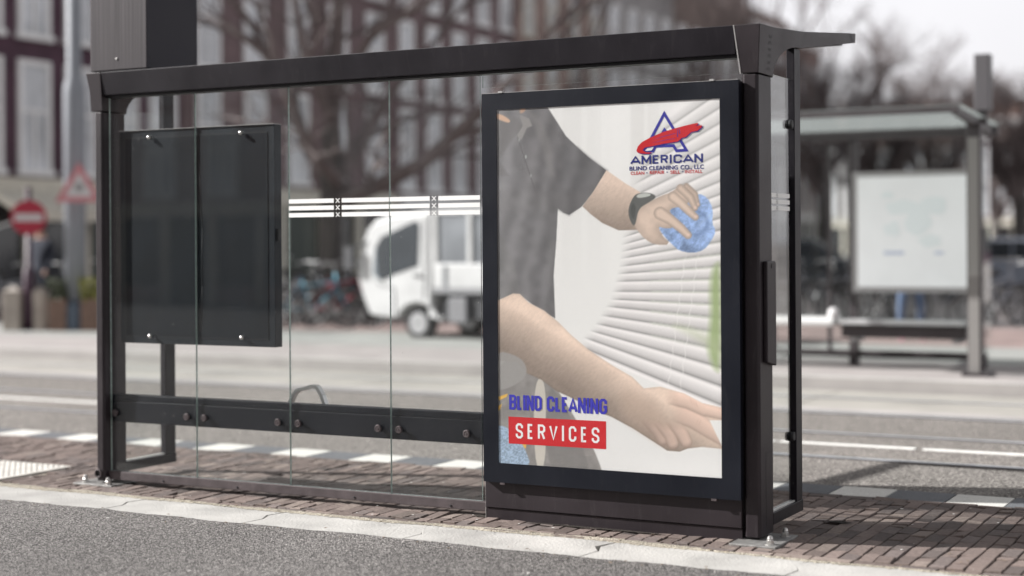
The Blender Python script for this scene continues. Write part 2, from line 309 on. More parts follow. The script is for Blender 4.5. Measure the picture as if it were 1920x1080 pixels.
# ------------------------------------------------------------------ the bus shelter
SH=thing('bus_shelter','dark plum bus shelter with clear glass back wall in the foreground','bus shelter',(2.1,0,0))
def sp(mb,name,mats,parent=SH,**k):    # parts are written in world coordinates
    off=Vector((2.1,0,0)); mb.v=[tuple(Vector(v)-off) for v in mb.v]
    return mb.build(name,mats,parent,**k)
def pillar(u0,u1,out):
    o=sp(MB().prism([(u0+.012,-.06),(u1-.012,-.06),(u1,-.048),(u1,.14),(u0,.14),(u0,-.048)],'z',.02,2.335),'pillar',M['metal'],bevel=.003)
    return o
PL=pillar(-.06,.010,-1); PR=pillar(4.225,4.310,1)
def capital(u0,u1,t0,t1):
    b=MB(); z0,z1=2.342,2.583
    lo=[(u0,-.062),(u1,-.062),(u1,.14),(u0,.14)]; hi=[(t0,-.085),(t1,-.085),(t1,.16),(t0,.16)]
    b.add([(*p,z0) for p in lo]+[(*p,z1) for p in hi],[(0,1,2,3),(7,6,5,4),(0,4,5,1),(1,5,6,2),(2,6,7,3),(3,7,4,0)])
    return sp(b,'capital',M['metal'],bevel=.003)
capital(-.062,.012,-.105,.015); capital(4.223,4.312,4.195,4.330)
# cantilever roof arms with a curved underside
def arm(u0,u1):
    top=[(-.0845,2.583),(.162,2.590),(.62,2.622),(1.50,2.716),(1.63,2.728)]; bot=[(1.62,2.672),(1.50,2.655),(.62,2.535)]
    arc=[(.62-.02-.44*math.sin(t),2.335+.195*math.cos(t)) for t in [R(a) for a in range(0,91,10)]]
    arc=[(p[0],min(p[1],2.532)) for p in arc]
    poly=top+bot+arc+[(.141,2.342),(-.0615,2.342)]
    poly=[(y,z) for y,z in poly]
    mb=MB().prism(poly,'x',u0,u1)
    if u1>2: mb.v=[(v[0]+(.018*min(1,max(0,(v[2]-2.342)/.241)) if v[0]>u0+.01 else 0),v[1],v[2]) for v in mb.v]
    return sp(mb,'roof_arm',M['metal'],bevel=.002)
AL=arm(-.085,.008); AR=arm(4.255,4.3135)
b=MB()
for zc in (2.52,2.455,2.39):   # three pierced crosses on the arm
    for s in (1,-1):
        for q in (1,-1):
            y0,z0=.085+.006*s,zc+.008*s*q; y1,z1=.085+.02*s,zc+.024*s*q
            b.add([(4.3215,y0-.004,z0),(4.3215,y0+.004,z0),(4.3215,y1+.004,z1),(4.3215,y1-.004,z1)],[(0,1,2,3)])
for q in b.v: pass
cr=[]
for (x,y,z) in b.v:
    t=(z-2.342)/(2.583-2.342); cr.append((4.3135+.018*t+.0012,y,z))
b.v=cr; sp(b,'cross_mark',M['black'],fix=False)
b=MB(); e_=4.3335
b.add([(e_,1.50,2.714),(e_,1.515,2.715),(e_,1.572,2.668),(e_,1.555,2.668)],[(0,1,2,3)]); sp(b,'arm_joint',M['black'],AR,fix=False); b=MB(); b.add([(e_,.66,2.624),(e_,.664,2.624),(e_,.604,2.54),(e_,.600,2.54)],[(0,1,2,3)]); sp(b,'arm_joint',M['black'],AR,fix=False)
# front beam (inclined face) and rear beam, roof glass
sp(MB().prism([(-.062,2.440),(.10,2.440),(.13,2.583),(-.083,2.583)],'x',.0155,4.1945),'roof_beam',M['metal_dark'],bevel=.003)
sp(MB().prism([(-.035,2.4385),(.04,2.4385),(.04,2.425),(-.035,2.425)],'x',.0155,4.1945),'beam_seal',M['black'])
sp(MB().prism([(1.55,2.655),(1.63,2.662),(1.63,2.728),(1.55,2.722)],'x',.012,4.252),'roof_beam',M['metal_dark'])
b=MB(); b.add([(0.02,.14,2.59),(4.25,.14,2.59),(4.25,1.548,2.70),(.02,1.548,2.70),(0.02,.14,2.602),(4.25,.14,2.602),(4.25,1.548,2.712),(.02,1.548,2.712)],[(0,3,2,1),(4,5,6,7),(0,1,5,4),(2,3,7,6),(0,4,7,3),(1,2,6,5)])
sp(b,'roof_glass',M['roofglass'])
for u in (1.4,2.8): sp(MB().add([(u-.02,.132,2.580),(u+.02,.132,2.580),(u+.02,1.549,2.69),(u-.02,1.549,2.69),(u-.02,.132,2.589),(u+.02,.132,2.589),(u+.02,1.549,2.699),(u-.02,1.549,2.699)],[(0,3,2,1),(4,5,6,7),(0,1,5,4),(2,3,7,6),(0,4,7,3),(1,2,6,5)]),'roof_rib',M['metal_dark'])
# back glass, four panes with ground edges
def pane(u0,u1,z0,z1,w0=-.005,w1=.005,name='glass_pane'):
    b=MB(); b.box(u0,u1,w0,w1,z0,z1)
    b.m=[1,1,0,0,1,1]
    return sp(b,name,[M['glass'],M['edge']])
J=[.0125,.700,1.399,2.100,2.694]
for a,c in zip(J,J[1:]): pane(a+.0015,c-.0022,.0815,2.425)
pane(2.7075,4.2,2.352,2.4248)
# white safety stripes with three crosses
def stripes(u0,u1,ux,parent=SH):
    b=MB(); bf_=MB()
    for i,zc in enumerate((1.751,1.7105,1.670)):
        dz=-.0065*(0)
        b.box(u0,ux-.028,-.0068,-.0056,zc-.0125,zc+.0125); b.box(ux+.028,u1,-.0068,-.0056,zc-.0125,zc+.0125)
        for q in (1,-1):
            a=.0125; t=.0036
            for off,yy in ((0,-.0068 if q>0 else -.0072),):
                b.add([(ux-a*q-t,yy,zc-a),(ux-a*q+t,yy,zc-a),(ux+a*q+t,yy,zc+a),(ux+a*q-t,yy,zc+a)],[(0,1,2,3)])
    bf_.add([(ux-.027,-.0058,1.655),(ux+.027,-.0058,1.655),(ux+.027,-.0058,1.766),(ux-.027,-.0058,1.766)],[(0,1,2,3)])
    sp(b,'safety_stripes',M['white'],parent)
    sp(bf_,'stripe_shade',M['film'],parent,fix=False)
stripes(1.401,2.097,1.747); stripes(2.103,2.690,2.395)
# base rail, seat rail, bench
BR=sp(MB().box(.0115,2.739,-.022,.030,.028,.081),'base_rail',M['metal_rail'],bevel=.003)
for u in (.45,1.02,1.86,2.5): sp(MB().lathe((u,-.0225,.045),[(.006,0),(.006,-.003),(.001,-.004)],10,'y'),'rail_screw',M['black'],BR)
SR=sp(MB().box(.0115,2.739,.012,.060,.388,.520).box(.0115,2.739,.016,.075,.5205,.560),'seat_rail',M['case'],bevel=.003)
for u in (.054,.627,.763,1.314,1.461,2.018,2.158,2.599):
    b=MB(); b.lathe((u,.012,.447),[(.010,0),(.010,-.022)],12,'y',1); b.lathe((u,-.010,.447),[(.0225,0),(.0205,-.008),(.018,-.011),(.0135,-.011),(.0125,-.009),(.001,-.009)],22,'y',0); b.lathe((u,-.018,.447),[(.0065,0),(.006,-.004),(.001,-.005)],6,'y',0)
    sp(b,'rail_bolt',[M['metal_rail'],M['black']],SR,smooth=False)
BN=sp(MB().box(.10,2.60,.14,.42,.43,.465).box(.3,.36,.076,.40,.402,.429).box(1.3,1.36,.076,.40,.402,.429).box(2.3,2.36,.076,.40,.402,.429),'bench_seat',M['metal_dark'],bevel=.006)
def armrest(u):
    b=MB(); pts=[(u-.0,.16,.466),(u,.17,.60),(u,.21,.63),(u,.34,.635),(u,.40,.60),(u,.41,.466)]
    pts=[(1.165+(p[1]-.16)*.0+0, p[1], p[2]) for p in pts]
    pr=[]; prof=[(1.155,.505),(1.20,.585),(1.225,.607),(1.33,.633),(1.37,.630),(1.405,.58),(1.435,.505)]
    t=.0115
    for (a,c),(a2,c2) in zip(prof,prof[1:]):
        d=Vector((a2-a,0,c2-c)).normalized(); n=Vector((-d.z,0,d.x))*t
        A,B_=Vector((a,0,c)),Vector((a2,0,c2)); vs=[]
        for P_ in (A,B_):
            for s in (1,-1):
                for y in (.30,.34): vs.append((P_.x+n.x*s,y,P_.z+n.z*s))
        b.add(vs,[(0,1,3,2),(4,6,7,5),(0,4,5,1),(2,3,7,6),(0,2,6,4),(1,5,7,3)])
    b.box(1.148,1.162,.30,.34,.466,.505); b.box(1.428,1.442,.30,.34,.466,.505)
    return sp(b,'armrest',M['alu'],BN,bevel=.002)
armrest(1.3)
# side panels (frame post, rails, glass) 
def side(u,inner):
    s=.022
    fr=MB(); fr.box(u-s,u+s,.53,.63,.1155,2.528); fr.box(u-s-.003,u+s+.003,.141,.634,.0545,.115)
    o=sp(fr,'side_frame',M['metal_dark'],bevel=.003)
    b=MB(); b.box(u-.004,u+.004,.142,.545,.1155,2.36); b.m=[1,1,1,1,0,0]; sp(b,'side_glass',[M['glass'],M['edge']],o)
    sp(MB().box(u-.012,u-.0042,.142,.5295,.1152,.124).box(u+.0042,u+.012,.142,.5295,.1152,.124),'glass_bead',M['alu'],o)
    for z in (2.12,.465):
        b=MB(); b.lathe((u+.0045,.495,z),[(.024,0),(.024,.012),(.020,.018)],16,'x'); b.lathe((u-.0045,.495,z),[(.024,0),(.024,-.018)],16,'x'); b.box(u+.005,u+.017,.495,.531,z-.022,z+.022)
        sp(b,'glass_clamp',M['black'],o)
    b=MB()
    for zc in (1.738,1.7045,1.671): b.box(u+.0042,u+.0052,.18,.27,zc-.011,zc+.011); b.box(u+.0042,u+.0052,.30,.49,zc-.011,zc+.011); 
    for zc in (1.738,1.7045,1.671):
        for q in (1,-1): b.add([(u+.005+.0003*q,.285-.010*q-.003,zc-.01),(u+.005+.0003*q,.285-.010*q+.003,zc-.01),(u+.005+.0003*q,.285+.010*q+.003,zc+.01),(u+.005+.0003*q,.285+.010*q-.003,zc+.01)],[(0,1,2,3)])
    sp(b,'safety_stripes',M['white'],o)
side(4.286,-1); side(-.022,1)
# notice board behind the glass
NB=sp(MB().box(.090,1.286,.0085,.077,.888,2.214),'notice_board',mat('board frame enamel',(.010,.014,.020),.5,0,.15,3,.05,200,spec=.22,wear=.04),bevel=.002)
b=MB(); fo=(.090,1.286,.888,2.214); fi=(.134,1.236,.935,2.166)
b.box(fi[0],fi[1],.0055,.0080,fi[2],fi[3]); sp(b,'board_face',M['board'],NB)
b=MB()
for (a,c,d,e_) in ((fi[0]-.004,fi[0],fi[2],fi[3]),(fi[1],fi[1]+.0015,fi[2],fi[3]),(fi[0]-.004,fi[1],fi[3],fi[3]+.004),(fi[0],fi[1],fi[2]-.003,fi[2])): b.box(a,c,.0058,.0082,d,e_)
sp(b,'board_seal',M['black'],NB)
for (u,z) in ((.345,2.167),(1.055,2.169),(.344,.935),(1.054,.942)):
    sp(MB().lathe((u,-.006,z),[(.013,0),(.013,-.012),(.009,-.018),(.001,-.020)],16,'y'),'board_bolt',M['steel'],NB,smooth=True)
sp(MB().box(1.2865,1.303,.02,.045,1.52,1.59),'board_lock',M['black'],NB)
sp(MB().box(.089,1.2868,-.0,.0775,2.2142,2.2168),'board_edge',M['clip'],NB)
# a loose cable seen behind the glass
b=MB(); b.path([(.706,.0052,2.16),(.722,.0045,2.0),(.745,.0045,1.6),(.742,.0045,1.25),(.735,.0045,1.05),(.728,.0045,.97)],.0013,6); sp(b,'loose_cable',M['black'],NB,smooth=True)
# advertising case, its plinth panels and clips
W0=-.100
b=MB(); U0,U1,Z0,Z1=2.758,4.2195,.210,2.305; P0,P1,Q0,Q1=2.846,4.122,.312,2.219
def framebox(b,o,i,y0,y1):
    (a0,a1,c0,c1),(d0,d1,e0,e1)=o,i
    b.prism([(a0,c0),(a1,c0),(d1,e0),(d0,e0)],'y',y0,y1); b.prism([(a1,c0),(a1,c1),(d1,e1),(d1,e0)],'y',y0,y1)
    b.prism([(a1,c1),(a0,c1),(d0,e1),(d1,e1)],'y',y0,y1); b.prism([(a0,c1),(a0,c0),(d0,e0),(d0,e1)],'y',y0,y1)
b.box(U0,U1,-.070,.085,Z0,Z1); AC=sp(b,'advertising_case',M['metal_dark'],bevel=.003)
b=MB(); framebox(b,(U0-.003,U1+.003,Z0-.003,Z1+.003),(P0,P1,Q0,Q1),W0,-.0705); sp(b,'case_door',M['case'],AC)
b=MB(); b.box(P0-.01,P1+.01,-.0915,-.0885,Q0-.01,Q1+.01); b.m=[1,1,0,0,1,1]
for u in (2.87,4.08):
    sp(MB().box(u-.012,u+.012,-.103,-.085,Z1+.0032,Z1+.013).box(u-.055,u+.055,-.092,-.086,Z1+.0032,Z1+.006),'case_clip',M['clip'],AC)
    sp(MB().box(u-.014,u+.014,-.1035,-.085,Z0-.014,Z0-.0032),'case_clip',M['metal_rail'],AC)
sp(MB().box(U0,U1,-.098,-.07,Z1+.0033,Z1+.0052),'case_ledge',M['clip'],AC)
sp(MB().add([(4.1955,-.086,2.583),(4.2225,-.064,2.34),(4.2165,-.064,2.34),(4.1895,-.086,2.583)],[(0,1,2,3)]),'capital_highlight',M['clip'],fix=False)  # pale strip painted as the bright highlight along the capital's edge
sp(MB().box(P0-.001,P1+.001,-.0996,-.0992,Q0-.001,Q1+.001),'case_glass',glassmat('poster cover glass',(.992,.992,.992)),AC)
LP=sp(MB().box(2.746,4.214,-.066,.05,.062,.2065),'plinth_panel',M['metal'],bevel=.003)
sp(MB().box(2.748,4.213,-.058,.05,-.012,.0585),'plinth_skirt',M['metal'])
sp(MB().box(2.743,2.7458,-.06,.0,-.0,.205),'plinth_edge',M['clip'],LP)
# box on the roof, device, base plates
RB=sp(MB().box(-.145,.318,.0,.49,2.602,3.62),'roof_box',[M['brush'],mat('box side in shade',(.019,.017,.024),.5,0,.1,3,spec=.25)],bevel=.004)  # second colour is darkened, painting shade onto the faces beside the sunlit front
sp(MB().box(-.145+.02,.318-.02,.02,.47,2.5835,2.6015),'box_foot',M['black'],RB)
RB.data.polygons.foreach_set('material_index',[1,1,0,1,1,1])
for (u,z) in ((.075,2.672),): sp(MB().lathe((u,-.001,z),[(.008,0),(.007,-.003),(.001,-.004)],10,'y'),'box_screw',M['steel'],RB)
for (w,z) in ((.035,2.672),(.45,2.680)): sp(MB().lathe((.319,w,z),[(.006,0),(.005,.002),(.001,.003)],8,'x'),'box_screw',M['black'],RB)
b=MB(); b.prism([(-.005,.893),(.135,.868),(.135,1.392),(.12,1.40),(.0,1.40),(-.005,1.39)],'x',4.3105,4.334); DV=sp(b,'help_panel',M['metal'],bevel=.006)
sp(MB().box(4.3342,4.336,.06,.068,1.365,1.385),'keyhole',M['black'],DV)
b=MB(); b.box(4.3102,4.3118,.03,.115,.06,.43); b2=MB(); 
b2.box(4.3103,4.3108,.026,.0292,.06,.435); b2.box(4.3103,4.3108,.0292,.12,.4305,.4345); sp(b2,'hatch_joint',M['black'],PR)
sp(MB().torus((-.038,-.066,.066),.024,.006,'y',24,8).lathe((-.038,-.0615,.066),[(.023,0),(.023,-.002)],20,'y',1),'drain_ring',[M['metal_rail'],M['black']],PL,smooth=True)
def base(u0,u1,w0,w1,bolts,z=.008):
    o=sp(MB().box(u0,u1,w0,w1,-.02,z),'base_plate',mat('galvanised plate %g'%u0,(.25,.245,.235),.55,.5,.25,25,.2,120),bevel=.003)
    for (u,w) in bolts:
        b=MB(); b.lathe((u,w,z),[(.026,0),(.026,.003),(.024,.0035)],18); b.lathe((u,w,z+.0035),[(.0185,0),(.0185,.018),(.017,.020)],6); b.lathe((u,w,z+.0235),[(.013,0),(.0145,.006),(.012,.016),(.006,.021),(.001,.022)],16)
        sp(b,'anchor_bolt',M['steel'],o)
base(-.19,.13,-.13,.17,[(-.14,-.07),(.075,-.10)]); base(4.19,4.43,-.19,.17,[(4.385,-.135),(4.385,.10)])
# ------------------------------------------------------------------ the advertising poster
PO=thing('poster','advertising poster of a man wiping white blinds, behind the shelter case frame','poster',(3.484,-.0945,.31))
def pp(mb,name,mats,parent=PO,**k):
    off=Vector((3.484,-.0945,.31)); mb.v=[tuple(Vector(v)-off) for v in mb.v]; return mb.build(name,mats,parent,**k)
WPo=-.0955
NX,NZ=310,465
uu=np.linspace(P0-.006,P1+.006,NX); zz=np.linspace(Q0-.006,Q1+.006,NZ); UU,ZZ=np.meshgrid(uu,zz)
du=UU-UC; dw=WPo-WC; Xc=du*math.cos(TH)+dw*math.sin(TH); Zc=-du*math.sin(TH)+dw*math.cos(TH); xi=F*Xc/Zc; yi=-F*(ZZ-HC)/Zc
PX=960+xi*math.cos(RO)+yi*math.sin(RO); PY=540+SY-xi*math.sin(RO)+yi*math.cos(RO)
def vnoise(x,y,s,seed):
    r=np.random.RandomState(seed); G=r.rand(96,96); gx=(x/s)%95; gy=(y/s)%95; i=gx.astype(int); j=gy.astype(int); fx=gx-i; fy=gy-j; fx=fx*fx*(3-2*fx); fy=fy*fy*(3-2*fy)
    return (G[j,i]*(1-fx)+G[j,i+1]*fx)*(1-fy)+(G[j+1,i]*(1-fx)+G[j+1,i+1]*fx)*fy
def sdf(poly):
    d=np.full(PX.shape,1e9); ins=np.zeros(PX.shape,bool); n=len(poly)
    for k in range(n):
        x0,y0=poly[k]; x1,y1=poly[(k+1)%n]; ex,ey=x1-x0,y1-y0
        t=np.clip(((PX-x0)*ex+(PY-y0)*ey)/(ex*ex+ey*ey+1e-9),0,1); d=np.minimum(d,np.hypot(PX-x0-t*ex,PY-y0-t*ey))
        c=((y0>PY)!=(y1>PY))&(PX<ex*(PY-y0)/(ey if abs(ey)>1e-9 else 1e-9)+x0); ins^=c
    return np.where(ins,d,-d)
def chaikin(p,n=2):
    for _ in range(n):
        q=[]
        for a,c in zip(p,p[1:]+p[:1]): q+=[(a[0]*.75+c[0]*.25,a[1]*.75+c[1]*.25),(a[0]*.25+c[0]*.75,a[1]*.25+c[1]*.75)]
        p=q
    return p
IMG=np.zeros((NZ,NX,3)); 
def paint(mask,col): 
    global IMG
    m=np.clip(mask,0,1)[...,None]; IMG=IMG*(1-m)+np.array(col,float)*m if not isinstance(col,np.ndarray) else IMG*(1-m)+col*m
def fill(poly,col,soft=1.2,sm=True,a=1):
    d=sdf(chaikin(poly) if sm else poly); paint(a*np.clip(d/soft+.5,0,1),col); return d
def ln(col,k): return np.clip(np.array(col,float)[None,None,:]*k[...,None],0,255)
# wall and window light
g=np.clip((PX-930)/420,0,1); IMG[:]=(234,234,231); IMG+=(8*g)[...,None]-(np.clip((PY-620)/300,0,1)*10)[...,None]
paint(.35*np.clip(1-np.abs(PX-1155)/60,0,1)*np.clip((420-PY)/200,0,1),(255,255,253))
for (x0,x1,k) in ((1052,1092,.10),(1098,1130,.07),(1180,1210,.16),(1212,1238,.10)): paint(k*np.clip(np.minimum(PX-x0,x1-PX)/5,0,1)*np.clip((560-PY)/200,0,1),(190,188,184))
# venetian blinds fan
YR=np.array([150,192,262,320,360,410,455,478,503,527,545,564,587,608,634,660,709,746,800,860]); SL=np.array([-.72,-.65,-.53,-.45,-.38,-.27,-.165,-.12,-.063,-.015,0,.034,.088,.125,.165,.22,.33,.40,.47,.5])
yr=PY.copy()
for _ in range(25): yr=.5*yr+.5*(PY-np.interp(yr,YR,SL)*(PX-1348))
cnt=np.interp(yr,[150,300,360,455,527,587,634,700,760,860],[0,5.2,7.6,11.9,15.0,17.5,19.2,21.2,22.9,25.5])
ph=cnt-np.floor(cnt)
xb=np.interp(PY,[180,260,330,440,500,560,600,640,700],[1262,1215,1190,1166,1160,1143,1120,1088,1060])
bm_=np.clip((PX-xb)/22,0,1)*np.clip((775-yr)/8,0,1)
slat=np.interp(ph,[0,.12,.3,.55,.72,.80,.9,1],[255,250,234,218,196,158,222,255])
amp=np.interp(PY,[180,330,420,700],[.62,.68,.95,1])
tone3=np.stack([slat*.985,slat*.975,slat*.968],-1); paint(bm_*amp,tone3)
gl=np.clip((PX-1215)/10,0,1)*np.clip((yr-430)/60,0,1)*np.clip((690-yr)/60,0,1)*(ph>.76)*.5; paint(gl,(222,226,214))
for xc in (1285,1308):   # ladder cords
    xw=xc-(PY-480)*.13+1.5*np.sin(PY*.2); paint(.5*np.clip(1.3-np.abs(PX-xw),0,1)*np.clip((PY-470)/20,0,1)*np.clip((740-PY)/20,0,1),(250,249,246))
fill([(1337,500),(1352,490),(1352,700),(1336,688),(1326,650),(1334,590),(1331,540)],(166,184,134),14,True,.92)
fill([(1250,605),(1310,618),(1352,648),(1352,668),(1300,632)],(190,200,165),16,True,.45)
# lower wall
fill([(1000,690),(1090,735),(1180,800),(1250,850),(1352,838),(1352,905),(920,905)],(228,228,226),4,False)
paint(.5*np.clip((PY-840)/40,0,1)*np.clip((PX-1150)/80,0,1),(240,240,238))
# trousers, apron flap, yellow bits, towel
n1=vnoise(PX,PY,9,3); n2=vnoise(PX,PY,2.2,4)
fill([(925,670),(1000,672),(1040,722),(1082,790),(1112,838),(1132,890),(1128,910),(925,910)],ln((146,143,140),.93+.12*n1),2)
fill([(1010,706),(1022,718),(1024,780),(1022,880),(1004,880),(1000,770),(1003,730)],(201,196,186),2)
fill([(1024,722),(1052,742),(1070,785),(1090,830),(1110,895),(1024,895)],(128,126,124),3,True,.7)
for q in ([(934,744),(952,738),(950,744),(936,751)],[(933,762),(941,757),(938,768),(933,770)],[(978,831),(987,833),(986,841),(977,838)]): fill(q,(226,182,92),1.5,False)
fill([(925,796),(950,800),(968,815),(984,840),(998,880),(925,880)],ln((158,178,198),.84+.3*n2),2.5)
# polo shirt
fold=.985+.06*np.sin(PX*.16+PY*.035+2.5*vnoise(PX,PY,40,8))+.10*(vnoise(PX,PY,14,9)-.5)
fill([(925,200),(1026,200),(1046,231),(1061,255),(1082,275),(1103,294),(1138,320),(1127,338),(1113,359),(1100,376),(1090,388),(1067,403),(1056,399),(1046,391),(1043,452),(1038,517),(1041,597),(1010,580),(975,553),(925,570)],ln((130,129,130),fold*(1.10-.22*np.clip((PX-940)/130,0,1))),1.6,False)
fill([(1046,392),(1050,330),(1062,290),(1082,276),(1104,295),(1138,320),(1127,338),(1100,376),(1067,403)],ln((112,111,112),fold),9,False,.7)
fill([(925,430),(944,448),(962,488),(970,520),(975,552),(950,556),(925,570)],ln((140,139,139),fold),2,False)
fill([(925,330),(955,330),(935,300),(960,262),(984,240),(972,222),(925,215)],(126,124,123),6,False,.6)
fill([(975,216),(992,222),(998,236),(988,240),(978,262),(968,256),(980,236)],(156,154,152),2.5,False)
fill([(990,208),(1012,222),(1030,260),(1040,330),(1030,330),(1012,262)],(150,148,146),9,False,.4)
for (x,y) in ((973,263),(986,294),(995,330)): paint(.8*np.clip(2.2-np.hypot(PX-x,(PY-y)*.5),0,1),(188,194,190))
paint(.5*np.clip(1.6-np.abs(PX-(968+(PY-250)*.33)),0,1)*np.clip((PY-250)/10,0,1)*np.clip((400-PY)/60,0,1),(104,103,102))
fill([(930,212),(944,216),(958,226),(954,231),(940,226),(930,222)],(216,184,160),2.5); fill([(976,200),(986,202),(984,210),(974,214)],(190,160,140),3)
# raised arm, cloth, hand
SK=(226,206,190)
def skin(d,k0=.84,w=16): return ln(SK,np.clip(k0+(1-k0)*np.clip(d/w,0,1),0,1))
poly=[(1112,360),(1137,319),(1173,344),(1200,360),(1212,380),(1206,425),(1196,431),(1160,432),(1129,418),(1108,402),(1092,387)]
d=sdf(poly); paint(np.clip(d/1.4+.5,0,1),ln(SK,1.02-.33*np.clip((PY-330-(PX-1100)*.25)/85,0,1)+.05*(vnoise(PX*.7+PY*.7,PY*.35-PX*.35,2.6,13)-.5)))
cl=[(1253,388),(1290,372),(1310,362),(1327,371),(1337,392),(1335,420),(1343,432),(1333,453),(1320,469),(1298,475),(1273,470),(1262,460),(1240,437),(1232,419)]
d=sdf(chaikin(cl,1)); n5=vnoise(PX,PY,12,21); n6=vnoise(PX+PY*.5,PY,5,22)
paint(np.clip(d/1.5+.5,0,1),ln((150,174,212),.76+.16*n2+.22*n5+.14*n6+.10*np.clip((PX-1290)/45,0,1)-.10*np.clip((PY-440)/35,0,1)))
paint(.55*np.exp(-((np.hypot((PX-1296)*.8,PY-418)-24)/3.5)**2)*(d>3)*np.clip((PX-1296)/10,0,1),(112,134,172)); paint(.4*np.exp(-((PY-432-(PX-1300)*-.9)/4)**2)*(d>2)*np.clip((PX-1306)/8,0,1),(176,198,228))
hp=[(1190,392),(1222,376),(1240,367),(1258,361),(1275,348),(1290,352),(1296,372),(1284,388),(1262,389),(1254,396),(1268,412),(1262,428),(1244,428),(1234,424),(1240,440),(1258,459),(1228,459),(1210,449),(1194,431),(1186,415)]
d=sdf(chaikin(hp,1)); paint(np.clip(d/1.4+.5,0,1),ln(SK,.86+.12*np.clip(d/14,0,1)-.10*np.clip((PX+PY-1665)/60,0,1)*np.clip((PY-400)/30,0,1)+.05*(n1-.5)))
def finger(pts,rs,k=1.0):
    best=np.full(PX.shape,-1e9); tt=np.zeros(PX.shape)
    for i in range(len(pts)-1):
        (x0,y0),(x1,y1)=pts[i],pts[i+1]; ex,ey=x1-x0,y1-y0; t=np.clip(((PX-x0)*ex+(PY-y0)*ey)/(ex*ex+ey*ey),0,1)
        dd=rs[i]+(rs[i+1]-rs[i])*t-np.hypot(PX-x0-t*ex,PY-y0-t*ey); tt=np.where(dd>best,i+t,tt); best=np.maximum(best,dd)
    paint(.16*np.clip((best+2.4)/2.4,0,1),(150,128,118)); paint(np.clip(best/1.2+.5,0,1),ln(SK,k*(.80+.20*np.clip(best/6,0,1))))
    x,y=pts[-1]; paint(.55*np.clip((3.6-np.hypot(PX-x-.5,PY-y+1))/1.5,0,1),(240,214,202))
finger([(1287,349),(1303,364),(1308,384)],[5.5,5.5,4.5],.93)
finger([(1276,353),(1294,370),(1303,390)],[7.5,7,5.5],.97)
finger([(1262,369),(1277,381),(1293,397),(1304,407)],[9.5,8.5,7.5,6.2],1.0)
finger([(1238,400),(1256,411),(1276,427),(1290,441)],[12,9.5,8.2,7],1.0)
fill([(1178,390),(1187,369),(1196,362),(1219,361),(1233,369),(1216,380),(1197,391),(1192,420),(1187,424),(1179,408)],(104,106,104),1.6); fill([(1192,368),(1199,363),(1217,362),(1222,367),(1198,372)],(196,200,194),1.4); fill([(1182,392),(1188,378),(1193,392),(1189,414),(1183,404)],(84,86,85),2,True,.7)
# lower arm and hand
poly=[(925,566),(945,558),(962,550),(975,551),(991,567),(1020,582),(1046,603),(1072,629),(1103,655),(1145,683),(1186,707),(1207,728),(1238,725),(1283,738),(1317,756),(1356,765),(1356,788),(1330,788),(1356,842),(1317,838),(1290,841),(1274,847),(1251,845),(1225,828),(1186,803),(1147,782),(1121,772),(1082,751),(1043,733),(1015,712),(988,700),(968,678),(925,676)]
d=sdf(poly); ax=(PY-(566+(PX-960)*.62)); k=1.03-.40*np.clip((ax-8)/90,0,1)**.8+.05*(vnoise(PX,PY,26,12)-.5)+.045*(vnoise(PX*.7+PY*.7,PY*.35-PX*.35,2.6,13)-.5); k=np.where(d<5,k*(.93+.014*np.clip(d,0,5)),k)
paint(np.clip(d/1.5+.5,0,1),ln((232,211,194),k))
fill([(1160,730),(1205,742),(1235,770),(1262,800),(1270,832),(1245,838),(1210,812),(1170,790)],(190,168,152),22,True,.45)
def digit(pts,rs,k,ol=.30):
    best=np.full(PX.shape,-1e9); side=np.zeros(PX.shape)
    for i in range(len(pts)-1):
        (x0,y0),(x1,y1)=pts[i],pts[i+1]; ex,ey=x1-x0,y1-y0; t=np.clip(((PX-x0)*ex+(PY-y0)*ey)/(ex*ex+ey*ey),0,1); dd=rs[i]+(rs[i+1]-rs[i])*t-np.hypot(PX-x0-t*ex,PY-y0-t*ey)
        side=np.where(dd>best,(PY-y0-t*ey)/rs[i],side); best=np.maximum(best,dd)
    fade=np.clip((PX-pts[0][0]+4)/26,0,1) if pts[-1][0]-pts[0][0]>40 else np.clip((PY-pts[0][1])/18,0,1)
    paint(ol*fade*np.clip((best+3)/3,0,1)*(np.clip(sdf(poly)/3,0,1)),(150,124,110)); paint(fade*np.clip(best/1.6+.5,0,1)*np.clip(sdf(poly)/1.5+.5,0,1),ln((232,206,190),k*(.97-.13*np.clip(side,-1,1))*(.9+.1*np.clip(best/6,0,1))))
digit([(1216,786),(1234,808),(1243,826)],[13,11,9],.86); digit([(1238,790),(1256,816),(1262,832)],[12,11,9.5],.90); digit([(1262,790),(1280,815),(1287,829)],[12,11,9.5],.93)
digit([(1262,768),(1300,786),(1330,806),(1362,826)],[20,17,15,13],.98,.22); digit([(1252,742),(1290,752),(1322,768),(1362,778)],[15,14,12,10.5],1.03,.34)
for x,y in ((1296,752),(1301,755),(1306,758)): paint(.38*np.clip(1.2-np.abs((PX-x)-(PY-y)*.3),0,1)*np.clip(1-np.abs(PY-y)/9,0,1),(172,138,122))
for x,y in ((1308,790),(1312,793)): paint(.30*np.clip(1.2-np.abs((PX-x)+(PY-y)*.4),0,1)*np.clip(1-np.abs(PY-y)/9,0,1),(172,138,122))
fill([(925,655),(975,668),(990,692),(982,712),(950,730),(925,732)],(160,158,155),3,True,.9)
IMG*=np.array((1.0,.999,.998)); IMG+= (n2-.5)[...,None]*2.5
lin=np.where(IMG/255<=.04045,IMG/255/12.92,((np.clip(IMG,0,255)/255+.055)/1.055)**2.4)*1.03
vs=np.stack([UU-3.484,np.full(UU.shape,WPo+.0945),ZZ-.31],-1).reshape(-1,3)
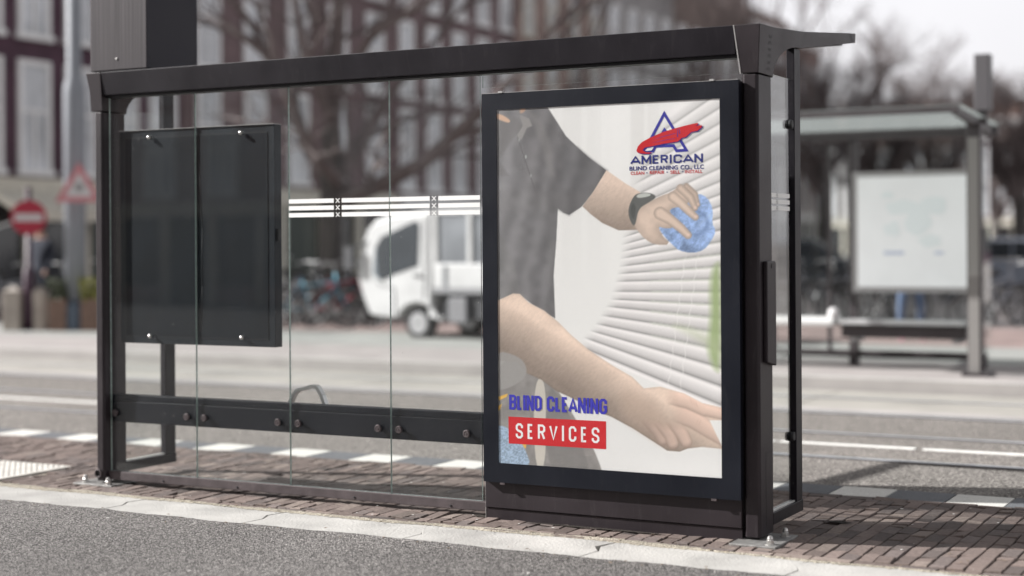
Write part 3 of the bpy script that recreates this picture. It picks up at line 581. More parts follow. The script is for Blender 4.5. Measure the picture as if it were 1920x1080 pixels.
idx=np.arange(NX*NZ).reshape(NZ,NX); fs=np.stack([idx[:-1,:-1],idx[:-1,1:],idx[1:,1:],idx[1:,:-1]],-1).reshape(-1,4)
me=bpy.data.meshes.new('printed_sheet'); me.from_pydata(vs.tolist(),[],fs.tolist()); me.update()
ca=me.color_attributes.new('col','FLOAT_COLOR','POINT'); ca.data.foreach_set('color',np.concatenate([lin.reshape(-1,3),np.ones((NX*NZ,1))],1).astype('f').ravel())
me.materials.append(attrmat('printed poster paper',.5,0,1,0,spec=.25)); o=bpy.data.objects.new('printed_sheet',me); C.objects.link(o); o.parent=PO
BLUE=mat('print blue',s2l((47,46,158)),.5); NAVY=mat('print navy',s2l((30,42,125)),.5); BLU2=mat('print bright blue',s2l((50,46,180)),.5); RED=mat('print red',s2l((205,14,28)),.5); PWH=mat('print white',(.88,.88,.88),.5)
def thick(poly,t,closed=False):     # mitred thick polyline quads in 2D
    P=[Vector(p) for p in poly]; n=len(P); out=[]
    for i in range(n):
        a=P[i-1] if (i>0 or closed) else None; c=P[(i+1)%n] if (i<n-1 or closed) else None
        d1=(P[i]-a).normalized() if a is not None else None; d2=(c-P[i]).normalized() if c is not None else None
        if d1 is None: nn=Vector((-d2.y,d2.x)); s=1
        elif d2 is None: nn=Vector((-d1.y,d1.x)); s=1
        else:
            n1_=Vector((-d1.y,d1.x)); n2_=Vector((-d2.y,d2.x)); nn=(n1_+n2_); nn=nn.normalized() if nn.length>1e-4 else n1_; s=1/max(.5,nn.dot(n1_))
        out.append((P[i]+nn*s*t/2,P[i]-nn*s*t/2))
    return [(out[i][0],out[(i+1)%n][0],out[(i+1)%n][1],out[i][1]) for i in range(n if closed else n-1)]
c_=.24
GL={'B':[[(0,0),(0,1)],[(0,1),(.7,1),(1,.88),(1,.64),(.72,.52),(0,.52)],[(.72,.52),(1,.40),(1,.12),(.7,0),(0,0)]],
'L':[[(0,1),(0,0),(1,0)]],'I':[[(0,0),(0,1)]],'N':[[(0,0),(0,1)],[(0,1),(1,0)],[(1,0),(1,1)]],'D':[[(0,0),(0,1),(.65,1),(1,.84),(1,.16),(.65,0),(0,0)]],
'C':[[(1,.68),(1,.86),(.72,1),(.28,1),(0,.86),(0,.14),(.28,0),(.72,0),(1,.14),(1,.32)]],'E':[[(1,1),(0,1),(0,0),(1,0)],[(0,.51),(.85,.51)]],
'A':[[(-.1,0),(.5,1.06),(1.1,0)],[(.13,.28),(.87,.28)]],'G':[[(1,.7),(1,.86),(.72,1),(.28,1),(0,.86),(0,.14),(.28,0),(.72,0),(1,.14),(1,.46),(.55,.46)]],
'S':[[(1,.72),(1,.87),(.72,1),(.28,1),(0,.87),(0,.66),(.2,.54),(.8,.44),(1,.32),(1,.13),(.72,0),(.28,0),(0,.13),(0,.28)]],
'R':[[(0,0),(0,1),(.7,1),(1,.88),(1,.62),(.7,.5),(0,.5)],[(.55,.5),(1,0)]],'V':[[(-.1,1),(.5,-.06),(1.1,1)]],'M':[[(0,0),(0,1)],[(0,1),(.5,.2),(1,1)],[(1,1),(1,0)]]}
CNT=[0]
def strokes(word,u0,u1,z0,z1,adv,gap,t,tz,material,name,parent=PO,wd={}):
    tot=sum(adv.get(c,adv['*']) for c in word)+gap*(len(word)-1); sc=(u1-u0)/tot; x=u0; b=MB()
    for ch in word:
        w=adv.get(ch,adv['*'])*sc
        if ch!=' ':
            for pl in GL[ch]:
                if ch=='I': pts=[(x+w/2,z0),(x+w/2,z1)]
                else: pts=[(x+t/2+p[0]*(w-t),(z0+tz/2)+p[1]*(z1-z0-tz)) for p in pl]
                if len(pl)==2 and pl[0][0]==pl[1][0] and ch!='I': pts=[(pts[0][0],z0),(pts[1][0],z1)] if pl[0][1]<pl[1][1] else [(pts[0][0],z1),(pts[1][0],z0)]
                for q in thick(pts,t):
                    CNT[0]+=1; y=WPo-.0008-(CNT[0]%24)*.00004
                    b.add([(p[0],y,max(z0,min(z1,p[1]))) for p in q],[(0,1,2,3)])
        x+=w+gap*sc
    return pp(b,name,material,parent,fix=False)
WA=WPo
def rect(px0,py0,px1,py1):
    a=onw(px0,py0,WA); c=onw(px1,py1,WA); return a[0],c[0],c[1],a[1]
adv={'*':1.0,'I':.34,'A':1.06,'N':1.02,' ':.42,'L':.74,'E':.80}
u0,_,_,zt=rect(954.7,739.6,954.7,739.6); u1,_,zb,_=rect(1138.3,748,1138.3,776.7); zb0=onw(954.7,768,WA)[1]
zB_,zT_=(zb+zb0)/2,(zt+onw(1138.3,748,WA)[1])/2; uS=u0+(u1-u0)*(69/184)
strokes('BLIND',u0,u0+(u1-u0)*.342,zB_,zT_,adv,.10,.0152,.0122,BLU2,'lettering'); strokes('CLEANING',u0+(u1-u0)*.392,u1,zB_,zT_,adv,.10,.0152,.0122,BLU2,'lettering')
q=[onw(953.4,781,WA),onw(1136.5,790,WA),onw(1136.5,842.3,WA),onw(954,831.4,WA)]
b=MB().add([(a,WPo-.0006,c) for a,c in q],[(0,1,2,3)]); RBX=pp(b,'red_banner',RED,fix=False)
a=onw(967.2,793.3,WA); c=onw(1124,830.6,WA); c2=onw(967.2,822,WA); a2=onw(1124,802,WA)
strokes('SERVICES',a[0],c[0],(c[1]+c2[1])/2,(a[1]+a2[1])/2,adv,.62,.0120,.0105,PWH,'lettering')
def lo(p): return onw(1140+p[0]/6.75,180+p[1]/6.75,WA)
LG=pp(MB(),'logo',BLUE) if False else None
b=MB(); k=0
for q in thick([Vector(lo(p)) for p in [(712,222),(992,685),(868,693),(828,628),(600,636),(572,698),(462,688),(545,540)]],.0150,True): k+=1; b.add([(p[0],WPo-.0008-k*.00003,p[1]) for p in q],[(0,1,2,3)])
b.add([(*[lo(p)[0]],WPo-.0009,lo(p)[1]) for p in [(712,396),(765,462),(655,500)]],[(0,1,2)])
def ngon(b,pts,y,mi=0,dx=0,dz=0): b.add([(lo(p)[0]+dx,y,lo(p)[1]+dz) for p in pts],[tuple(range(len(pts)))],mi)
sw=[(362,690),(380,640),(430,585),(520,535),(700,455),(850,410),(1000,370),(1145,338),(1132,353),(1150,352),(1112,380),(1197,367),(1180,384),(1196,386),(1135,442),(1055,456),(985,522),(940,528),(888,576),(700,606),(560,636),(470,652),(440,684),(480,712),(560,716),(520,732),(430,730),(375,714)]
ngon(b,sw,WPo-.0022,0,.0035,-.0035); ngon(b,[(470,690),(500,664),(580,650),(556,688),(500,696)],WPo-.0026,2)
ngon(b,sw,WPo-.0030,1); 
for pl in ([(560,560),(700,510),(860,470),(862,474),(702,515)],[(540,600),(700,560),(850,535),(850,539),(702,565)],[(880,420),(884,418),(890,520),(876,520)],[(900,412),(905,410),(916,478),(904,480)]): ngon(b,pl,WPo-.0033,0)
pp(b,'logo_emblem',[BLUE,RED,PWH],fix=False)
def btext(body,px0,py0,px1,py1,material,off=.02,name='lettering',sx=1):
    cu=bpy.data.curves.new('t','FONT'); cu.body=body; cu.size=1; cu.offset=off; cu.space_character=1.04; o=bpy.data.objects.new('t',cu); C.objects.link(o)
    dg=bpy.context.evaluated_depsgraph_get(); me=bpy.data.meshes.new_from_object(o.evaluated_get(dg)); bpy.data.objects.remove(o)
    V=np.array([v.co for v in me.vertices]); mn=V.min(0); mx=V.max(0)
    a=onw(px0,py0,WA); c=onw(px1,py1,WA); 
    b=MB(); u=(V[:,0]-mn[0])/(mx[0]-mn[0]); z=(V[:,1]-mn[1])/(mx[1]-mn[1])
    b.add([(a[0]+(c[0]-a[0])*p,WPo-.0012,a[1]+(c[1]-a[1])*q) for p,q in zip(u,z)],[tuple(p.vertices) for p in me.polygons])
    return pp(b,name,material,fix=False)
adv2={'*':1.0,'I':.34,'M':1.16,'A':1.12,'E':.80,'R':.86}
a=onw(1183,308.6,WA); c=onw(1318,287.7,WA)
strokes('AMERICAN',a[0],c[0],a[1],c[1],adv2,.16,.0098,.0082,NAVY,'lettering')
btext('BLIND',1180.4,320,1213,311.4,NAVY,.020); btext('CLEANING',1217,319.4,1271,309.8,NAVY,.020); btext('CO., LLC',1276,319.2,1319.7,308.2,NAVY,.020)
b_=btext('CLEAN',1182.7,328,1208,321.2,RED,.014); btext('REPAIR',1218.5,326.8,1246,319.8,RED,.014); btext('SELL',1257,326,1275.5,319.2,RED,.014); btext('INSTALL',1284.5,325,1317,318,RED,.014)
for x,y in ((1213,324),(1251,322.7),(1280,321.9)):
    b=MB(); a=onw(x,y,WA); b.add([(a[0]+.0035*math.cos(t*math.pi/4),WPo-.0012,a[1]+.0035*math.sin(t*math.pi/4)) for t in range(8)],[tuple(range(8))]); pp(b,'bullet_dot',NAVY,fix=False)
# ------------------------------------------------------------------ canal houses
PLUM=mat('plum brick',(.085,.045,.065),.9,0,.25,1.5); PLUM2=mat('brown brick',(.165,.118,.122),.9,0,.25,1.5); PINK=mat('faded pink brick',(.31,.225,.205),.9,0,.2,1.5); GREYB=mat('grey render',(.34,.33,.33),.9,0,.15,1.5); OCH=mat('umber brick',(.20,.155,.14),.9,0,.25,1.5)
CREAM=mat('cream painted wood',(.62,.59,.51),.6,0,.08,3); OFFW=mat('off white painted wood',(.80,.80,.80),.55,0,.08,3); PANE=mat('window pane over curtains',(.50,.52,.55),.06,0,.45,.9,spec=1.0); DPANE=mat('dark shop window pane',(.03,.032,.035),.05,0,.4,.7,spec=1.0)
TILE=mat('roof tile',(.13,.075,.06),.8,0,.25,2); DGREEN=mat('dark green door paint',(.02,.035,.028),.4)
def house(name,label,loc,rz,W,H,wallm,frm,cols,floors,ww,gable='cornice',shop=CREAM,door=DGREEN,winz=None,group=None):
    h=thing(name,label,'house',loc,rz,group)
    D=9
    MB().box(0.004,W-.004,0,D,0,H).build('wall',wallm,h)
    b=MB()
    if gable=='cornice':
        b.box(-.02,W+.02,-.32,.3,H-.28,H+.12); b.build('cornice',frm,h)
        rf=MB().prism([(.31,H+.005),(D,H+.005),(D-.6,H+1.5),(1.8,H+1.5)],'x',.05,W-.05).build('roof',TILE,h)
    elif gable=='gable':
        pts=[(0,H+.002),(W,H+.002),(W,H+.5),(W*.74,H+.7),(W*.68,H+2.0),(W*.5,H+2.5),(W*.32,H+2.0),(W*.26,H+.7),(0,H+.5)]
        b.prism(pts,'y',0,.35); b.build('gable',wallm,h)
        b=MB(); 
        for p,q in zip(pts[2:],pts[3:]): b.tube((p[0],.15,p[1]+.06),(q[0],.15,q[1]+.06),.1,.1,6)
        b.build('coping',frm,h)
        rf=MB().prism([(.1,H+.003),(W-.1,H+.003),(W/2,H+2.1)],'y',.4,D).build('roof',TILE,h)
    MB().box(W*.7,W*.7+.5,3,3.6,H+.5,H+2.7).build('chimney',wallm,rf)
    zs=winz or [2.9+2.45*i for i in range(floors)]; hs=[2.1,2.0,1.8,1.6,1.4]
    pitch=W/cols
    for i,z in enumerate(zs):
        hh=hs[min(i,4)]
        for c in range(cols):
            x0=pitch*(c+.5)-ww/2; x1=x0+ww
            f=MB(); t=.10
            f.box(x0,x0+t,-.07,-.003,z,z+hh); f.box(x1-t,x1,-.07,-.003,z,z+hh); f.box(x0+t,x1-t,-.07,-.003,z+hh-t,z+hh); f.box(x0-.05,x1+.05,-.12,-.003,z-.12,z-.002)
            f.box(x0+t,x1-t,-.06,-.004,z+hh*.52,z+hh*.52+.07); f.box((x0+x1)/2-.03,(x0+x1)/2+.03,-.058,-.0045,z+.001,z+hh*.52-.001)
            fo=f.build('window',frm,h); MB().box(x0+t+.001,x1-t-.001,-.03,-.005,z,z+hh-t-.001).build('pane',PANE,fo)
    # ground floor: shopfront with pilasters, panes and a door
    b=MB(); b.box(.15,W-.15,-.25,-.002,2.32,2.68)
    n=max(2,int(W/1.5)); px_=np.linspace(.2,W-.2,n+1)
    for x in px_: b.box(x-.12,x+.12,-.18,-.002,.1,2.319)
    sf=b.build('shopfront',shop,h)
    for i in range(n):
        a,c=px_[i]+.121,px_[i+1]-.121
        if i==n//2:
            d=MB().box(a,c,-.09,-.003,.12,2.31).build('door',door,h); MB().lathe((a+.12,-.13,1.1),[(.03,-.04),(.03,.04)],8,'y').build('handle',OFFW,d)
        else: MB().box(a,c,-.05,-.003,.55,2.31).build('shop_window',DPANE,h); MB().box(a,c,-.12,-.003,.1,.549).build('stall_riser',wallm,h)
    return h
G1='old brick houses lining the street'
HS=[('plum brick house with large white windows, at the left behind the lamp post',12.8,6.15,14,PLUM,OFFW,5,4,.84,'cornice',CREAM,[2.85,5.45,8.1,10.4]),
('plum brick house with white windows, right behind the notice board',19.0,8.4,14,PLUM2,OFFW,5,4,.82,'cornice',CREAM,None),
('umber brick house seen above the white van',27.4,7.0,13.2,PLUM2,OFFW,5,4,.70,'gable',OFFW,None),
('pink brick house behind the glass beside the case',34.4,6.4,12.6,PINK,CREAM,4,4,.75,'cornice',CREAM,None),
('grey rendered house with pale cornice among the row',40.8,6.2,11.0,GREYB,OFFW,4,3,.8,'cornice',OFFW,None),
('brown brick house second from the far end of the row',47.0,8.0,11.6,OCH,OFFW,5,3,.8,'gable',CREAM,None),
('pink brick house ending the row where the sky opens',55.0,10.5,10.6,PINK,OFFW,6,3,.85,'cornice',OFFW,None)]
for lab,w0,W,H,wm,fm,c_n,fl,ww,ga,sh,wz in HS: house('canal_house',lab,(-15.3,w0,.1),R(90),W,H,wm,fm,c_n,fl,ww,ga,sh,winz=wz,group=G1)
FS=[('grey far house under the cantilevered roof tip',-30,10,8.2,GREYB,'cornice'),('umber far house left of the opposite shelter',-20,9,8.8,OCH,'cornice'),('pink far house behind the map panel',-11,8,8.2,PINK,'gable'),('dark plum far house behind the opposite roof',-3,9,8.8,PLUM2,'cornice'),('brown far house behind the opposite end post',6,10,7.6,OCH,'cornice'),('plum far house at the right edge of the photo',16,14,8.0,PLUM,'cornice')]
for lab,u0,W,H,wm,ga in FS: house('far_house',lab,(u0,92,.1),0,W,H,wm,OFFW,5,3,1.1,ga,CREAM,winz=[3.0,5.2],group='low houses closing the view on the right')
for i,(W,H,wm,c_n,lab) in enumerate([(9,11,OCH,5,'umber'),(7,12.5,PLUM2,4,'brown'),(8,11.5,GREYB,5,'grey'),(7,13,PLUM,4,'plum'),(8,12,OCH,5,'second umber'),(9,11,PLUM2,5,'second brown'),(8,12.5,PINK,5,'pink')]):
    house('mirrored_house','%s house across the near road, seen only mirrored in the shelter glass'%lab,(34-8.2*i,-24,-.1),R(180),min(W,8.1),H,wm,OFFW,c_n-1,4,1.0,'cornice' if i%2 else 'gable',CREAM,group='houses across the near road')
AWN=thing('awning','pale awning over the shopfront at far left','awning',(-15.3,13.2,2.5)); MB().prism([(-.02,0),(1.2,-.45),(1.2,-.55),(-.02,-.08)],'z',0,1).build('x',OFFW) if False else None
b=MB(); b.add([(.26,0,.05),(1.3,0,-.35),(1.3,3.2,-.35),(.26,3.2,.05),(.26,0,-.02),(1.3,0,-.55),(1.3,3.2,-.55),(.26,3.2,-.02)],[(0,1,2,3),(7,6,5,4),(0,4,5,1),(1,5,6,2),(2,6,7,3),(3,7,4,0)]); b.build('canopy',CREAM,AWN)
MB().tube((.26,.1,-.7),(1.28,.1,-.45),.02).tube((.26,3.1,-.7),(1.28,3.1,-.45),.02).build('stay',OFFW,AWN)
# ------------------------------------------------------------------ bare trees
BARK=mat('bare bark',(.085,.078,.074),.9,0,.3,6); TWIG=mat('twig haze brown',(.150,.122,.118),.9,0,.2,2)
def twigs(b,p,d,L,r,dep,rr,kids,spread,n):
    if dep==0 or r<.004: return
    segs=2; q=p; dd=d.copy()
    for s in range(segs):
        dd=(dd+Vector((rr.gauss(0,.13),rr.gauss(0,.13),rr.gauss(.03,.10)))).normalized(); e=q+dd*(L/segs); r1=r*(1-.22*(s+1)/segs*1.2)
        b.tube(q,e,r*(1-.13*s),r1,n if r>.03 else 3,0,False); q=e
        if s==0 and dep>1:
            sd=(dd+Vector((rr.gauss(0,1),rr.gauss(0,1),rr.gauss(.15,.6)))*spread).normalized(); twigs(b,q,sd,L*.62,r*.5,dep-1,rr,kids,spread,n)
    for k in range(kids):
        sd=(dd+Vector((rr.gauss(0,1),rr.gauss(0,1),rr.gauss(.12,.6)))*spread).normalized(); twigs(b,q,sd,L*rr.uniform(.66,.86),r*.62,dep-1,rr,kids,spread,n)
def tree(label,loc,limbs,trunk,seed,dep=6,rad=.2,m2=TWIG,kids=2,spread=.42,L0=1.6,grp='bare street trees'):
    rr=random.Random(seed); t=thing('bare_tree',label,'tree',loc,0,grp); o=Vector(loc)
    b=MB()
    for (a,ra),(c,rb) in zip(trunk,trunk[1:]): b.tube(Vector(a)-o,Vector(c)-o,ra,rb,12,0,False)
    b.build('trunk',BARK,t,smooth=True); b=MB()
    for pts in limbs:
        for (a,ra),(c,rb) in zip(pts,pts[1:]):
            A_,C_=Vector(a)-o,Vector(c)-o; b.tube(A_,C_,ra,rb,8,0,False)
            dd=(C_-A_).normalized()
            for s in range(2):
                sd=(dd+Vector((rr.gauss(0,1),rr.gauss(0,1),rr.gauss(.2,.6)))*.7).normalized(); twigs(b,A_.lerp(C_,.3+.5*s),sd,L0*.8,rb*.45,dep-1,rr,kids,spread,5)
        a,ra=pts[-2]; c,rb=pts[-1]; twigs(b,Vector(c)-o,(Vector(c)-Vector(a)).normalized(),L0,rb*.9,dep,rr,kids,spread,5)
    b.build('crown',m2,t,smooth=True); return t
Dt=28.8; P_=lambda x,y,dz=0: at(x,y,Dt+dz)
bx=onz(618,600,.1)
tree('large bare tree with a forked dark trunk beyond the white van',(bx[0],bx[1],.1),
 [[(P_(636,380),.17),(P_(700,352,-.5),.15),(P_(790,308,-1),.13),(P_(905,205,-1.5),.10)],[(P_(632,330),.16),(P_(690,245,.6),.12),(P_(735,170,1),.09)],[(P_(612,330),.15),(P_(575,275,.5),.12),(P_(535,150,.8),.10),(P_(478,78,1),.08),(P_(400,45,1),.06)],
  [(P_(622,250),.17),(P_(628,120,.3),.15),(P_(640,-30,.4),.12)],[(P_(626,180),.10),(P_(700,60,-1),.08),(P_(800,5,-1.5),.07)],[(P_(622,230),.10),(P_(570,90,-1),.08),(P_(545,-40,-1),.06)],[(P_(640,350),.12),(P_(600,300,-1.5),.09),(P_(560,240,-2),.07)]],
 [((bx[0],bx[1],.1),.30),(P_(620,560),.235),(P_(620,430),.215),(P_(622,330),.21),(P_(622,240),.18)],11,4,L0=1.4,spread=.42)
def simple(label,px,py,D,h,seed,lean=0,rad=.22,dep=6,nl=7,m2=TWIG,spread=.42):
    p=at(px,py,D); p.z=.1; rr=random.Random(seed*7+1); tr=[((p.x,p.y,.1),rad*1.2),((p.x+lean*.2,p.y,h*.2),rad),((p.x+lean*.4,p.y,h*.42),rad*.85)]; top=Vector(tr[-1][0]); lim=[]
    for k in range(nl):
        a=2*math.pi*k/nl+rr.random(); z0=h*rr.uniform(.26,.42); s=Vector((p.x+lean*.35,p.y,z0)); e1=s+Vector((math.cos(a)*h*.10,math.sin(a)*h*.10,h*.14)); e2=e1+Vector((math.cos(a)*h*.09,math.sin(a)*h*.09,h*rr.uniform(.10,.22)))
        lim.append([(s,rad*.6),(e1,rad*.42),(e2,rad*.3)])
    lim.append([(top,rad*.8),(top+Vector((0,0,h*.2)),rad*.5),(top+Vector((.3,0,h*.38)),rad*.3)])
    return tree(label,(p.x,p.y,.1),lim,tr,seed,dep,m2=m2,L0=h*.105,spread=spread)
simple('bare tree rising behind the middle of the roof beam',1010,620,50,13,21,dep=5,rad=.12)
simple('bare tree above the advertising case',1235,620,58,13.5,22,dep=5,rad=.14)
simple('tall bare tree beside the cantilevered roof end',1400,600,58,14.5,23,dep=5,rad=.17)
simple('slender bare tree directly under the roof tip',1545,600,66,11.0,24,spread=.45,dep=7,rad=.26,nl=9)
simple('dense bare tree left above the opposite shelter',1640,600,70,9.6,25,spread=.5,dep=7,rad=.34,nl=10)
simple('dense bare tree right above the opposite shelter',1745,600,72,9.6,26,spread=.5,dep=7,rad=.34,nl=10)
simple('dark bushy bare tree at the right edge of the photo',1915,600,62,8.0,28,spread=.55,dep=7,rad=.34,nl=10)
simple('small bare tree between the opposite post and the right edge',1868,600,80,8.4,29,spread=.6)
# ------------------------------------------------------------------ street furniture on the left
GREYP=mat('grey painted pole',(.22,.235,.26),.6,.0,.08,3); PURP=mat('dark purple pole',(.045,.018,.035),.45); SREDm=mat('sign red',(.36,.02,.045),.45); SWH=mat('sign white',(.55,.54,.54),.5); STONE=mat('sandstone post',(.38,.34,.30),.85,0,.2,4); NAVYC=mat('navy cloth',(.018,.022,.035),.9); BLUEGREY=mat('blue grey cabinet',(.10,.13,.17),.6,0,.1,3)
def face(o_loc): # rotation that turns a local -y face to the camera
    d=Vector((UC-o_loc[0],WC-o_loc[1])); return math.atan2(d.y,d.x)+math.pi/2
p=onz(142,621,.1); lp=thing('lamp_post','thick light grey lamp post beside the shelter at left','lamp post',(p[0],p[1],.1))
MB().lathe((0,0,0),[(.175,0),(.175,3.9),(.165,4.0),(.12,4.15),(.115,9.0)],20).build('pole',GREYP,lp,smooth=True)
MB().tube((0,0,8.9),(1.4,-.5,9.3),.05,.04,8).box(1.2,1.9,-.68,-.46,9.25,9.36).build('lamp_arm',GREYP,lp)
MB().lathe((0,0,.01),[(.24,0),(.24,.42),(.18,.5)],16).build('pole_base',BLUEGREY,lp)
p=onz(150,624,.1); rz=face(p); sg=thing('warning_sign','red bordered white triangular warning sign on the light grey lamp post','sign',(p[0],p[1],.1),rz)
zc=at(152,350,25.4).z-.1
def tri(s,z,y0,y1,mb): mb.prism([(-s,z-s*.577),(s,z-s*.577),(0,z+s*1.155)],'y',y0,y1)
b=MB(); tri(.37,zc-.05,-.24,-.22,b); b.build('sign_plate',mat('faded sign red',(.50,.20,.22),.5),sg); b=MB(); tri(.22,zc-.05,-.245,-.2405,b); b.build('sign_field',SWH,sg); MB().lathe((0,-.246,zc-.03),[(.07,0),(.07,-.002)],12,'y').build('pictogram',mat('sign grey',(.25,.24,.24),.6),sg)
MB().box(-.03,.03,-.22,-.10,zc-.1,zc-.06).build('bracket',GREYP,sg)
p=onz(55,621,.1); rz=face(p); ne=thing('no_entry_sign','round red no entry sign with white bar on a dark purple pole','sign',(p[0],p[1],.1),rz)
zc=at(52,408,25.7).z-.1
MB().lathe((0,0,0),[(.09,0),(.09,1.0),(.05,1.05),(.045,zc+.5)],14).build('pole',PURP,ne,smooth=True)
MB().lathe((0,-.06,zc),[(.285,0),(.285,-.02),(.27,-.025)],30,'y').build('sign_plate',SREDm,ne); MB().box(-.22,.22,-.092,-.086,zc-.06,zc+.06).build('white_bar',SWH,ne)
for x,lab in ((27,'square sandstone post left of the purple pole'),(77,'square sandstone post right of the purple pole')):
    p=onz(x,621,.1); t=thing('stone_post',lab,'stone post',(p[0],p[1],.1),R(20),'stone posts at the kerb'); w_=.15 if x<50 else .10
    MB().box(-w_,w_,-w_,w_,0,.66).build('shaft',STONE,t,bevel=.02); MB().add([(-w_,-w_,.661),(w_,-w_,.661),(w_,w_,.661),(-w_,w_,.661),(0,0,.74)],[(0,1,4),(1,2,4),(2,3,4),(3,0,4),(3,2,1,0)]).build('cap',STONE,t)
for x,lab,m in ((112,'brown wooden planter box left of the lamp post foot',0),(172,'brown wooden planter box right of the lamp post foot',1)):
    p=onz(x,622,.1); t=thing('planter_box',lab,'planter',(p[0],p[1],.1),R(28),'wooden planter boxes'); WD=mat('brown planter wood %d'%m,(.20,.13,.10),.8,0,.2,6)
    b=MB(); [b.box(-.14,.14,-.14,.14,.02+.13*k,.14+.13*k) for k in range(4)]; b.build('box',WD,t); rr=random.Random(x); b=MB()
    for k in range(160):
        c=Vector((rr.uniform(-.16,.16),rr.uniform(-.16,.16),rr.uniform(.52,.86))); a=Vector((rr.gauss(0,1),rr.gauss(0,1),rr.gauss(0,1))).normalized()*.05; e_=a.orthogonal().normalized()*.03; b.add([c-a,c+e_,c+a,c-e_],[(0,1,2,3)])
    b.build('foliage',mat('planter leaves %d'%m,(.20,.20,.05) if m else (.05,.06,.03),.7),t,fix=False)
p=onz(96,600,.1)
# ------------------------------------------------------------------ bicycles
TYRE=mat('tyre',(.016,.016,.017),.8); SADL=mat('saddle black',(.015,.014,.014),.6); CHR=mat('bike chrome',(.40,.40,.40),.55,.3)
def bicycle(label,loc,rz,fm,crate=None,grp='bicycles parked along the square'):
    t=thing('bicycle',label,'bicycle',loc,rz,grp)
    for x in (-.53,.53):
        w_=MB().torus((x,0,.34),.32,.020,'y',26,6).build('wheel',TYRE,t,smooth=True); b=MB().torus((x,0,.34),.295,.010,'y',24,5)
        for k in range(12): a=math.pi*k/6; b.tube((x,0,.34),(x+.29*math.cos(a),0,.34+.29*math.sin(a)),.0025,.0025,3)
        b.build('rim',CHR,w_)
        MB().add([(x+r_*math.cos(a),s*.03,.34+r_*math.sin(a)) for a in [R(20+14*i) for i in range(11)] for (r_,s) in ((.355,-1),(.355,1))],[(2*i,2*i+2,2*i+3,2*i+1) for i in range(10)]).build('mudguard',fm,t)
    b=MB()
    for a,c,r_ in (((-.53,0,.34),(-.08,0,.30),.012),((-.53,0,.34),(-.20,0,.78),.011),((-.08,0,.30),(-.24,0,.86),.017),((-.08,0,.30),(.36,0,.66),.018),((-.18,0,.70),(.36,0,.80),.016),((.36,0,.62),(.33,0,.92),.020),((.37,0,.62),(.53,0,.34),.014)): b.tube(a,c,r_,r_,8)
    b.build('frame',fm,t,smooth=True)
    b=MB(); b.tube((.33,0,.92),(.31,0,1.08),.012).path([(.12,-.28,1.05),(.28,-.22,1.09),(.32,0,1.09),(.28,.22,1.09),(.12,.28,1.05)],.012); b.build('handlebar',CHR,t)
    b=MB(); b.prism([(-.40,-.09),(-.16,-.035),(-.10,-.02),(-.10,.02),(-.16,.035),(-.40,.09)],'z',.89,.94); b.tube((-.24,0,.84),(-.25,0,.90),.013); b.build('saddle',SADL,t,bevel=.012)
    b=MB().lathe((-.08,0,.30),[(.08,-.012),(.08,.012)],16,'y'); b.tube((-.08,.04,.30),(.02,.06,.18),.009); b.tube((-.08,-.04,.30),(-.18,-.06,.42),.009); b.box(-.02,.06,.05,.13,.165,.185); b.box(-.22,-.14,-.13,-.05,.41,.43); b.build('crank',CHR,t)
    MB().box(-.72,-.36,-.07,.07,.715,.73).tube((-.60,.05,.72),(-.53,.03,.36),.006).build('carrier',CHR,t)
    if crate:
        b=MB(); x0,x1=(.38,.72) if crate!='box' else (-.8,-.30); m_=crate if crate!='box' else SWH
        b.box(x0,x1,-.20,.20,.74,.76); b.box(x0,x1,-.20,-.18,.7605,1.0); b.box(x0,x1,.18,.20,.7605,1.0); b.box(x0,x0+.02,-.179,.179,.7605,1.0); b.box(x1-.02,x1,-.179,.179,.7605,1.0); b.build('crate',m_,t)
    return t
def bm(n,c): return mat(n,c,.4,.2)
BL=bm('teal blue bike paint',(.10,.30,.40)); BK=bm('black bike paint',(.02,.02,.022)); BR_=bm('dark red bike paint',(.25,.03,.05)); BG=bm('grey bike paint',(.30,.31,.34)); BLI=bm('lilac bike paint',(.33,.30,.42)); BW=bm('white bike paint',(.6,.6,.6))
def bk(px,py,rz,m,lab,crate=None): q=onz(px,py,.1); bicycle(lab,(q[0],q[1],.1),R(rz),m,crate)
bk(592,616,25,BL,'teal blue bicycle parked under the forked tree'); bk(560,610,70,BK,'black bicycle leaning beside the notice board edge'); bk(575,604,-15,BLI,'lilac bicycle behind the teal one'); bk(622,608,60,BG,'grey bicycle between the teal one and the moped'); bk(640,614,15,BR_,'dark red bicycle right before the white van')
bk(88,613,80,BK,'black bicycle between the stone post and lamp post'); bk(20,606,30,BG,'grey bicycle at the far left edge'); bk(555,600,20,BG,'grey bicycle behind the black one')
bk(1528,612,35,BK,'black bicycle left behind the opposite bench'); bk(1560,606,-20,BG,'grey bicycle behind the end of the opposite bench'); bk(1600,608,60,BK,'black bicycle leaning left of the map panel'); bk(1655,612,75,BK,'black bicycle under the left part of the map panel'); bk(1770,612,20,BG,'grey bicycle under the right part of the map panel'); bk(1640,600,10,BW,'white bicycle behind the map panel')
bk(1893,634,12,BK,'black bicycle with a white crate right of the opposite shelter',SWH); bk(1875,612,70,BG,'grey bicycle behind the crate bicycle'); bk(1470,606,30,BG,'grey bicycle seen through the side glass')
